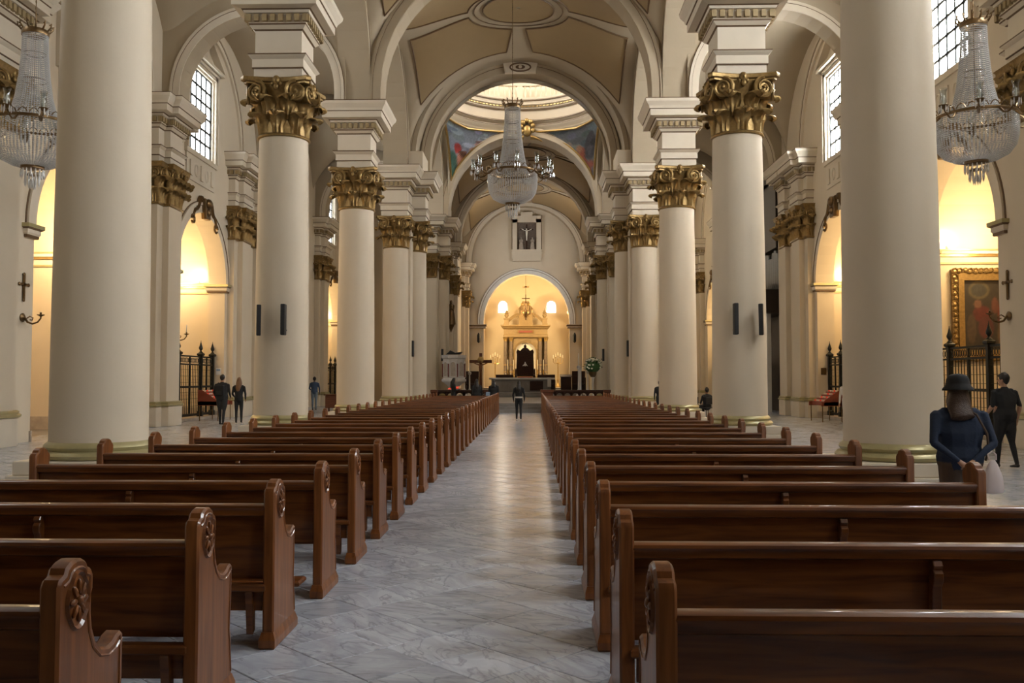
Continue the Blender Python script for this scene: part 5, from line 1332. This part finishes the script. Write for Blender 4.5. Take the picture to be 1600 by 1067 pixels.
# pulpit
t = thing('pulpit', 'carved grey marble pulpit with rose arches on the left crossing pier', 'pulpit', (-3.95, 51.6, 0))
b = MB(); N = 8
b.lathe([(.05, .45), (.12, .9), (.25, 1.15), (.6, 1.42), (.74, 1.5), (.74, 1.62), (.66, 1.66), (.66, 2.78), (.74, 2.84), (.76, 3.0), (.6, 3.0), (.6, 1.7), (.01, 1.7)], 8, cap=False, a0=pi/8, a1=2*pi+pi/8); b.build('basin', 'pulpit_marble', t, smooth=False)
for k in range(8):
    a = pi/8+pi/8*2*k+pi/8; r = .66*cos(pi/8)
    M = Matrix.Rotation(a, 4, 'Z') @ Matrix.Translation((r, 0, 0))
    p = MB(); pl = [(-.15, 1.8), (.15, 1.8)]+[(.15*cos(pi*i/8), 2.4+.22*sin(pi*i/8)) for i in range(9)]; p.prism(pl, 0, .03, lambda u, v, d: (d, u, v)); p.xf(M); p.build('arch_panel', 'skirting', t, smooth=False)
    p = MB(); p.tube([(.03, u*1.1, v) for u, v in pl[1:]+pl[:1]], .025, 5); p.xf(M); p.build('arch_moulding', 'pulpit_marble', t)
    p = MB().lathe([(.035, 1.75), (.035, 2.45), (.05, 2.5)], 8, (.68*cos(a-pi/8), .68*sin(a-pi/8), 0)); p.build('colonnette', 'rose_marble', t)
b = MB().lathe([(.35, 0), (.35, .1), (.2, .2), (.18, .45)], 10); b.build('pedestal', 'pulpit_marble', t, smooth=False)
b = MB(); b.prism([(-.45, 3.05), (.35, 3.05), (.5, 3.2), (.1, 3.14), (-.2, 3.28), (-.3, 3.16)], -.3, .3, lambda u, v, d: (u, d, v)); b.build('book_rest', 'black', t, smooth=False)
# processional cross, candlesticks, flowers
t = thing('standing_crucifix', 'large wooden standing crucifix left of the altar', 'crucifix', (-2.55, 54.2, .45))
c = MB(); c.cbox(-.09, .09, -.06, .06, .2, 2.75, .01); c.cbox(-.68, .68, -.06, .06, 2.15, 2.34, .01); c.build('cross', 'wood_red', t, smooth=False); MB().cbox(-.4, .4, -.4, .4, 0, .25, .03).build('base', 'wood_dark', t, smooth=False)
b = MB(); figure_mb(b, 0, -.12, 1.0, 1.3, True); b.build('crucified_figure', 'wood_end', t); MB().ell((0, -.05, 2.35), (.2, .04, .2), 12, 6).build('halo', 'gold_bright', t)
def candlestick(x, y, z, H, label):
    t = thing('candlestick', label, 'candlestick', (x, y, z), 0, 'tall candlesticks'); MB().lathe([(.3, 0), (.3, .05), (.2, .12), (.1, .3), (.12, .45), (.05, .6), (.04, H*.65), (.1, H*.68), (.12, H*.72), (.05, H*.74)], 12).build('stem', 'pulpit_marble', t); MB().lathe([(.035, H*.73), (.035, H), (.004, H+.03)], 8).build('candle', 'candle', t)
for x, y, H, l in ((-3.35, 56, 2.2, 'pale tall candlestick right of the pulpit'), (-3.75, 57, 1.9, 'shorter pale candlestick just right of the pulpit'), (3.35, 54, 2.7, 'tall pale candlestick left of the flower arrangement'), (3.85, 53.2, 2.3, 'slim candlestick in front of the flower arrangement')): candlestick(x, y, .45, H, l)
t = thing('flower_arrangement', 'round arrangement of white flowers on a tall stand', 'flowers', (4.1, 52.4, .45))
MB().lathe([(.28, 0), (.28, .06), (.06, .12), (.04, .8), (.06, 1.2), (.15, 1.3)], 12).build('stand', 'white_paint', t); MB().lathe([(.12, 1.3), (.22, 1.45), (.24, 1.65), (.2, 1.7)], 12).build('vase', 'bronze', t)
fl = MB(); fg = MB()
for i in range(150):
    a = random.uniform(0, 2*pi); ph_ = random.uniform(-.5, pi/2); r = .50*random.uniform(.85, 1.05); p = (r*cos(ph_)*cos(a), r*cos(ph_)*sin(a), 1.95+.42*sin(ph_))
    if random.random() < .55: fl.ell(p, (.06, .06, .05), 6, 4)
    else: s0 = len(fg.v); fg.ell((0, 0, 0), (.11, .05, .02), 6, 4); fg.xf(Matrix.Translation(p) @ Matrix.Rotation(a, 4, 'Z') @ Matrix.Rotation(-ph_, 4, 'Y'), s0)
tag(fl.build('blossoms', 'petal', t), None, None, None, 'stuff'); fg.ell((0, 0, 1.9), (.44, .44, .36), 12, 8); tag(fg.build('foliage', 'leaf_green', t), None, None, None, 'stuff')
t = thing('pedestal', 'slim white pillar stand left of the flower arrangement', 'pedestal', (3.35, 52.6, .45)); MB().lathe([(.22, 0), (.22, .1), (.10, .16), (.09, 1.65), (.13, 1.72), (.13, 1.8)], 20).build('shaft', 'white_paint', t); MB().cbox(-.15, .15, -.15, .15, 1.8, 1.84, .01).build('top', 'white_paint', t, smooth=False)
t = thing('lectern', 'dark wooden lectern right of the altar', 'lectern', (2.85, 61, .75)); MB().cbox(-.35, .35, -.25, .25, 0, 1.0, .02).build('body', 'wood_dark', t, smooth=False); MB().prism([(-.35, 1.0), (.35, 1.15), (.35, 1.2), (-.35, 1.05)], -.4, .4, lambda u, v, d: (d, u, v)).build('desk', 'wood_dark', t, smooth=False)
t = thing('poinsettia', 'red flowers on the left balustrade end', 'flowers', (-3.25, 43.6, .45)); MB().lathe([(.1, 0), (.14, .25), (.16, .6)], 10).build('pot', 'white_paint', t)
b = MB()
for i in range(30): a = i*2.4; b.ell((.22*cos(a)*((i % 5)/5+.2), .2*sin(a)*((i % 4)/4+.2), .68+.01*i*.4), (.09, .06, .03), 6, 4)
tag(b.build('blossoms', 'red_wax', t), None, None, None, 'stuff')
t = thing('wall_ornament', 'small dark carved figure on the left chancel pier', 'ornament', (-4.75, 58.5, 5.2)); b = MB(); figure_mb(b, 0, 0, 0, 1.6); b.build('figure', 'bronze', t); MB().lathe([(.02, -.5), (.1, -.3), (.25, 0)], 10).build('corbel', 'bronze', t)
for q in (-1, 1):
    t = thing('wall_lantern', 'small black lantern on the %s pier of the altar arch' % ('left' if q < 0 else 'right'), 'lantern', (.08+q*4.05, 75.7, 4.7), 0, 'lanterns by the altar arch'); MB().lathe([(.05, 0), (.14, .1), (.14, .65), (.05, .85)], 6).build('body', 'black', t, smooth=False); MB().tube([(0, 0, .7), (0, .3, .8)], .03, 5).build('bracket', 'black', t)
# ------------------------------------------------------------------ people
def capsule(mb, pts, radii, n=12):
    # loft of ellipses (rx, ry) through points; closed by small end rings
    P = [Vector(p) for p in pts]; R = [r if isinstance(r, tuple) else (r, r) for r in radii]
    d0 = (P[1]-P[0]).normalized(); d1 = (P[-1]-P[-2]).normalized()
    P = [P[0]-d0*min(R[0])*.75]+P+[P[-1]+d1*min(R[-1])*.75]; R = [(R[0][0]*.45, R[0][1]*.45)]+R+[(R[-1][0]*.45, R[-1][1]*.45)]
    b = len(mb.v); N = len(P)
    for i in range(N):
        t = (P[min(i+1, N-1)]-P[max(i-1, 0)]).normalized()
        x = Vector((1, 0, 0))-t*t.x
        if x.length < .2: x = Vector((0, 1, 0))-t*t.y
        x.normalize(); y = t.cross(x)
        for k in range(n):
            a = 2*pi*k/n; mb.v.append(tuple(P[i]+x*cos(a)*R[i][0]+y*sin(a)*R[i][1]))
    for i in range(N-1):
        for k in range(n):
            k2 = (k+1) % n; mb.f.append((b+i*n+k, b+i*n+k2, b+(i+1)*n+k2, b+(i+1)*n+k)); mb.m.append(0)
    mb.f.append(tuple(b+k for k in range(n-1, -1, -1))); mb.m.append(0); mb.f.append(tuple(b+(N-1)*n+k for k in range(n))); mb.m.append(0)
def remesh(mb, vox, smooth=3):
    me = bpy.data.meshes.new('tmp'); me.from_pydata(mb.v, [], mb.f); o = bpy.data.objects.new('tmp', me); COL.objects.link(o)
    m = o.modifiers.new('r', 'REMESH'); m.mode = 'VOXEL'; m.voxel_size = vox
    m2 = o.modifiers.new('s', 'SMOOTH'); m2.iterations = smooth; m2.factor = .5
    dgp = bpy.context.evaluated_depsgraph_get(); out = bpy.data.meshes.new_from_object(o.evaluated_get(dgp)); bpy.data.objects.remove(o); bpy.data.meshes.remove(me)
    return out
def person(label, loc, rz, H, col, arms=None, legs=None, head=0.0, tilt=0.0, lean=0.0, hair=None, build=1.0, vox=.013, seat=False, skirt=False, sleeves='long', group=None):
    # facing local +Y; col: top, trousers, shoes, skin, hair
    k = H/1.72; bones = []; mb = MB(); B = build
    def V(x, y, z): return Vector((x*k, (y+lean*max(0, z-.95))*k, z*k))
    def limb(pts, rad, mat):
        capsule(mb, pts, [(r[0]*k, r[1]*k) if isinstance(r, tuple) else r*k for r in rad])
        for a, b, r0, r1 in zip(pts, pts[1:], rad, rad[1:]): bones.append((a, b, (min(r0) if isinstance(r0, tuple) else r0)*k, (min(r1) if isinstance(r1, tuple) else r1)*k, mat))
    dz = -.47 if seat else 0
    def T(x, y, z): return V(x, y, z+dz)
    # torso
    limb([T(0, 0, .90), T(0, -.005, .98), T(0, 0, 1.08), T(0, .005, 1.22), T(0, -.005, 1.36), T(0, -.01, 1.43)], [(.155*B, .115*B), (.165*B, .12*B), (.145*B, .105*B), (.165*B, .115*B), (.175*B, .10), (.12, .075)], 'top')
    limb([T(-.15, 0, 1.405), T(.15, 0, 1.405)], [.06, .06], 'top')
    limb([T(0, 0, 1.43), T(0, .01, 1.53)], [.056, .052], 'skin')
    hc = T(0, .02, 1.615); hr = Matrix.Rotation(head, 3, 'Z') @ Matrix.Rotation(tilt, 3, 'X')
    def Hd(x, y, z): return hc+hr @ Vector((x*k, y*k, z*k))
    limb([Hd(0, -.01, .06), Hd(0, 0, 0), Hd(0, .02, -.06)], [(.068, .082), (.074, .092), (.056, .07)], 'skin')
    limb([Hd(0, .085, .005), Hd(0, .108, -.02)], [.012, .016], 'skin')
    for s in (-1, 1): limb([Hd(s*.077, -.01, .015), Hd(s*.080, -.005, -.025)], [.014, .012], 'skin')
    limb([Hd(0, .06, -.09), Hd(0, .075, -.085)], [.022, .02], 'skin')
    # legs
    legs = legs or [(0, 0), (0, 0)]
    for s, (sw, kn) in zip((-1, 1), legs):
        if seat:
            hp, kp, ap = V(s*.09, 0, .47), V(s*.11, .42, .48), V(s*.11, .40, .09)
        else:
            hp = V(s*.085, 0, .90); kp = V(s*.09, .46*sin(sw), .90-.43*cos(sw)); ap = kp+Vector((0, .40*sin(sw-kn), -.40*cos(sw-kn)))*k
        limb([hp, hp.lerp(kp, .5), kp, kp.lerp(ap, .35), ap], [.088*B, .076*B, .055, .052, .036], 'trousers')
        limb([ap+V(0, -.03, -.035), ap+V(0, .06, -.045), ap+V(0, .15, -.06)], [(.036, .035), (.040, .03), (.034, .02)], 'shoes')
    # arms: (elbow, wrist) in local metres, palm direction
    arms = arms or [((-.25, -.03, 1.13), (-.26, .05, .88)), ((.25, -.03, 1.13), (.26, .05, .88))]
    for s, (el, wr) in zip((-1, 1), arms):
        sh, el, wr = T(s*.185*B**.5, 0, 1.39), T(*el), T(*wr)
        limb([sh, sh.lerp(el, .5), el], [.055, .047, .040], 'top' if sleeves != 'none' else 'skin')
        limb([el, el.lerp(wr, .4), wr], [.040, .037, .026], 'top' if sleeves == 'long' else 'skin')
        d = (wr-el).normalized(); side = Vector((1, 0, 0))*-s
        side = (side-d*side.dot(d)); side = side.normalized() if side.length > .1 else Vector((0, 1, 0)); fw = d.cross(side)
        if fw.y < 0: fw = -fw
        limb([wr, wr+d*.045*k, wr+d*.085*k], [.022, (.030, .018), (.034, .016)], 'skin')
        for j, L in enumerate((.072, .080, .075, .058)):
            b0 = wr+d*.088*k+fw*(.030-.0195*j)*k; b1 = b0+d*L*.5*k+side*.006*k; b2 = b1+d*L*.42*k+side*.022*k
            limb([b0, b1, b2], [.0098, .0092, .0078], 'skin')
        t0 = wr+d*.03*k+fw*.028*k; t1 = t0+(d*.035+fw*.022)*k; t2 = t1+d*.032*k+side*.008*k; limb([t0, t1, t2], [.013, .0115, .0095], 'skin')
    if skirt: limb([T(0, 0, .95), T(0, 0, .75), T(0, 0, .55)], [(.15, .12), (.17, .15), (.18, .16)], 'top')
    me = remesh(mb, vox*k)
    keys = ['top', 'trousers', 'shoes', 'skin']
    for q in keys: me.materials.append(MAT[col[q]])
    n = len(me.polygons); vco = np.empty(len(me.vertices)*3, np.float32); me.vertices.foreach_get('co', vco); vco = vco.reshape(-1, 3)
    lt = np.empty(n, np.int32); me.polygons.foreach_get('loop_start', lt); lv = np.empty(len(me.loops), np.int32); me.loops.foreach_get('vertex_index', lv)
    c = (vco[lv[lt]]+vco[lv[lt+1]]+vco[lv[lt+2]])/3
    best = np.full(n, 1e9, np.float32); idx = np.zeros(n, np.int32)
    for (a, b, r0, r1, m) in bones:
        a = np.array(a, np.float32); ab = np.array(b, np.float32)-a; w = np.clip(((c-a) @ ab)/max(1e-9, float(ab @ ab)), 0, 1)
        d = np.linalg.norm(c-(a+w[:, None]*ab), axis=1)-(r0+(r1-r0)*w); q = d < best; best[q] = d[q]; idx[q] = keys.index(m)
    # hems: the top ends at the hips, trousers begin there
    if not seat:
        idx[(idx == 1) & (c[:, 2] > .93*k)] = 0
        if not skirt: idx[(idx == 0) & (c[:, 2] < .86*k) & (np.abs(c[:, 0]) < .16*k)] = 1
    me.polygons.foreach_set('material_index', idx); me.polygons.foreach_set('use_smooth', [True]*len(me.polygons)); me.update()
    t = thing('person', label, 'person', loc, rz, group)
    bo = place('body', me, t)
    # eyes and mouth
    f = MB()
    for s in (-1, 1): f.ell(Hd(s*.03, .083, .012), (.010*k, .007*k, .007*k), 8, 5)
    place('eyes', f.mesh('eyes', 'hair_dark'), t)
    f = MB(); f.tube([Hd(-.024, .083, -.058), Hd(0, .092, -.056), Hd(.024, .083, -.058)], .006*k, 5); place('mouth', f.mesh('mouth', 'red_cloth'), t)
    h = MB()
    def HL(pts, rad): capsule(h, pts, [(r[0]*k, r[1]*k) if isinstance(r, tuple) else r*k for r in rad])
    if hair in ('short', 'bun'):
        HL([Hd(0, -.035, -.04), Hd(0, -.025, .03), Hd(0, -.012, .085)], [(.070, .06), (.094, .098), (.080, .09)])
        HL([Hd(0, .02, .09), Hd(0, .075, .075)], [(.06, .04), (.045, .025)])
    elif hair:
        HL([Hd(0, -.03, -.05), Hd(0, -.025, .03), Hd(0, -.012, .088)], [(.078, .065), (.088, .09), (.072, .082)])
        HL([Hd(0, -.045, .0), Hd(0, -.09, -.12), T(0, -.125, 1.36), T(0, -.135, 1.24 if hair == 'long' else 1.36)], [(.08, .06), (.115 if hair == 'bob' else .095, .055), (.12 if hair == 'bob' else .10, .04), (.06, .02)])
        for s in (-1, 1): HL([Hd(s*.07, .02, .02), Hd(s*.085, .0, -.09), T(s*.09, -.05, 1.40)], [(.02, .05), (.025, .05), (.02, .03)])
    if hair:
        hm = remesh(h, .014*k, 3); hm.materials.append(MAT[col['hair']]); hm.polygons.foreach_set('use_smooth', [True]*len(hm.polygons)); place('hair', hm, t)
    return t, k, T, Hd
def C(top, trousers, shoes='shoe_black', skin='skin', hair='hair_dark'): return dict(top=top, trousers=trousers, shoes=shoes, skin=skin, hair=hair)

# woman with a hat beside the right pews, hands clasped behind her back
t, k, T, Hd = person('woman in a dark hat and navy sweater, hands clasped behind her back', (4.50, 8.35, 0), radians(-8), 1.60, C('cloth_navy', 'cloth_brown', 'shoe_black', 'skin', 'hair_deep'),
    arms=[((-.275, -.12, 1.12), (-.085, -.20, .96)), ((.275, -.12, 1.12), (.07, -.21, .96))], head=-.25, tilt=.12, hair='bob', build=1.38, vox=.010)
h = MB(); h.lathe([(.142, -.028), (.150, -.030), (.146, -.012), (.118, .020), (.112, .05), (.106, .085), (.090, .115), (.06, .132), (.03, .138), (.002, .139)], 28, cap=True); h.xf(Matrix.Translation(Hd(0, -.008, .048)) @ Matrix.Rotation(-.05, 4, 'X') @ Matrix.Scale(.90, 4))
hat = h.build('hat', 'cloth_black', t); b = MB().lathe([(.110, .022), (.114, .024), (.112, .052), (.107, .052)], 28, cap=False); b.xf(Matrix.Translation(Hd(0, -.008, .048)) @ Matrix.Rotation(-.05, 4, 'X') @ Matrix.Scale(.90, 4)); b.build('hat_band', 'hair_dark', hat)
b = MB().tube([T(-.1, .1, 1.40), T(-.03, -.02, 1.49), T(.12, -.125, 1.40), T(.20, -.165, 1.22), T(.22, -.13, 1.05), T(.23, -.02, .95)], .011, 6); b.build('bag_strap', 'cloth_brown', t)
bg_ = thing('plastic_bag', 'pale pink plastic bag hanging from the hands of the woman with the hat', 'bag', (4.68, 8.12, 0)); b = MB(); b.lathe([(.02, .60), (.085, .61), (.10, .64), (.085, .76), (.045, .86), (.02, .90)], 12, sy=.45); b.build('body', 'plastic_pale', bg_); MB().tube([(-.03, 0, .9), (-.04, 0, .95), (0, 0, .98), (.03, 0, .95), (.03, 0, .9)], .008, 5).build('handle', 'plastic_pale', bg_)
# man in black walking in the right aisle
person('man in a black T-shirt and black trousers standing in the right aisle', (9.25, 16.7, 0), radians(12), 1.71, C('cloth_black', 'cloth_black', 'shoe_black', 'skin', 'hair_dark'), legs=[(.14, .05), (-.12, .18)], arms=[((-.27, -.02, 1.14), (-.24, .17, .98)), ((.27, -.06, 1.14), (.28, .02, .90))], head=.55, hair='short', sleeves='short', build=1.38, vox=.011)
# couple in the left aisle
t, k, T, Hd = person('man in a dark suit with a backpack walking in the left aisle beside a woman', (-10.57, 32.0, 0), radians(-3), 1.76, C('cloth_suit', 'cloth_suit'), legs=[(.10, .05), (-.08, .10)], arms=[((-.28, -.05, 1.13), (-.25, .10, .92)), ((.27, -.02, 1.13), (.24, .16, .96))], tilt=-.25, hair='short', build=1.38)
b = MB(); b.cbox(-.15, .15, -.30, -.12, 1.02, 1.42, .04); b.cbox(-.11, .11, -.34, -.29, 1.05, 1.2, .02); bp_ = b.build('backpack', 'cloth_black', t, smooth=False)
for s in (-1, 1): MB().tube([T(s*.1, -.13, 1.36), T(s*.12, -.04, 1.46), T(s*.12, .08, 1.38), T(s*.13, .11, 1.2)], .018, 5).build('strap', 'cloth_black', bp_)
person('woman with long light brown hair in black walking beside the suited man', (-9.98, 32.05, 0), radians(4), 1.66, C('cloth_black', 'cloth_black', 'shoe_white', 'skin', 'hair_brown'), legs=[(.02, .05), (.10, .12)], arms=[((-.23, -.03, 1.13), (-.18, .16, 1.0)), ((.25, -.04, 1.13), (.22, .1, .94))], head=.2, hair='long')
person('man in a blue sweater and light jeans standing in the far left aisle', (-11.0, 47.4, 0), radians(5), 1.72, C('cloth_blue', 'denim', 'shoe_black', 'skin_dark'), arms=[((-.26, 0, 1.13), (-.2, .18, 1.05)), ((.27, -.03, 1.13), (.25, .08, .9))], tilt=-.2, hair='short', build=1.1)
# woman walking up the aisle
t, k, T, Hd = person('woman with long dark hair walking up the middle of the aisle', (.04, 35.2, 0), 0, 1.54, C('cloth_black', 'cloth_black', 'shoe_white'), legs=[(.06, .12), (-.05, .03)], arms=[((-.25, -.04, 1.12), (-.23, .06, .89)), ((.25, -.04, 1.12), (.24, .06, .89))], hair='long')
MB().lathe([(.165*k, .985*k), (.175*k, .99*k), (.172*k, 1.045*k), (.16*k, 1.05*k)], 20, sy=.76, cap=False).build('shirt_hem', 'cloth_white', t)
# people at the balustrade
person('woman with long dark hair at the left balustrade looking at her hands', (-3.15, 42.3, 0), radians(-70), 1.66, C('cloth_black', 'cloth_black'), arms=[((-.22, .06, 1.13), (-.08, .28, 1.18)), ((.22, .06, 1.13), (.06, .28, 1.2))], tilt=-.35, hair='long')
person('person in a black coat at the balustrade, left of the standing crucifix base', (-2.05, 42.3, 0), radians(20), 1.60, C('cloth_black', 'cloth_black'), hair='long', build=1.3)
t, k, T, Hd = person('person in black with a blue bag at the inner end of the left balustrade', (-1.25, 42.35, 0), radians(-10), 1.58, C('cloth_black', 'cloth_black'), hair='bob', build=1.35)
b = MB(); b.cbox(-.34, -.16, -.2, -.05, .78, 1.02, .03); b.build('shoulder_bag', 'lace_blue', t, smooth=False)
# right side: seated people and a figure in white
def chair(loc, rz, label):
    t = thing('chair', label, 'chair', loc, rz, 'black chairs in the right aisle')
    MB().cbox(-.22, .22, -.22, .22, .42, .46, .01).build('seat', 'black', t, smooth=False); MB().cbox(-.2, .2, -.25, -.21, .58, .88, .02).build('backrest', 'black', t, smooth=False)
    for x in (-.2, .2):
        MB().tube([(x, .2, 0), (x, .2, .43)], .012, 6).build('leg', 'iron', t); MB().tube([(x, -.22, 0), (x, -.22, .6)], .012, 6).build('leg', 'iron', t)
chair((7.85, 37.6, 0), radians(25), 'black folding chair behind the second right column'); person('person in black seated on the folding chair behind the second right column', (7.85, 37.6, 0), radians(25), 1.72, C('cloth_black', 'cloth_black'), seat=True, hair='short', build=1.2, arms=[((-.26, .05, 1.15), (-.12, .28, 1.08)), ((.26, .05, 1.15), (.12, .28, 1.08))], group='people seated in the right aisle')
chair((7.35, 38.4, 0), radians(15), 'black folding chair farther behind the second right column'); person('second person in black seated farther back in the right aisle', (7.35, 38.4, 0), radians(15), 1.68, C('cloth_black', 'cloth_black'), seat=True, hair='short', build=1.15, arms=[((-.26, .05, 1.15), (-.12, .28, 1.08)), ((.26, .05, 1.15), (.12, .28, 1.08))], group='people seated in the right aisle')
person('person in pale clothes half hidden behind the nearest right column', (10.82, 29.4, 0), radians(150), 1.66, C('cloth_white', 'cloth_white', 'cloth_brown', 'skin'), hair='short', build=1.2)
person('person in black just visible beside the third right column', (5.85, 37.2, 0), radians(-10), 1.55, C('cloth_black', 'cloth_black'), hair='short', build=1.2)
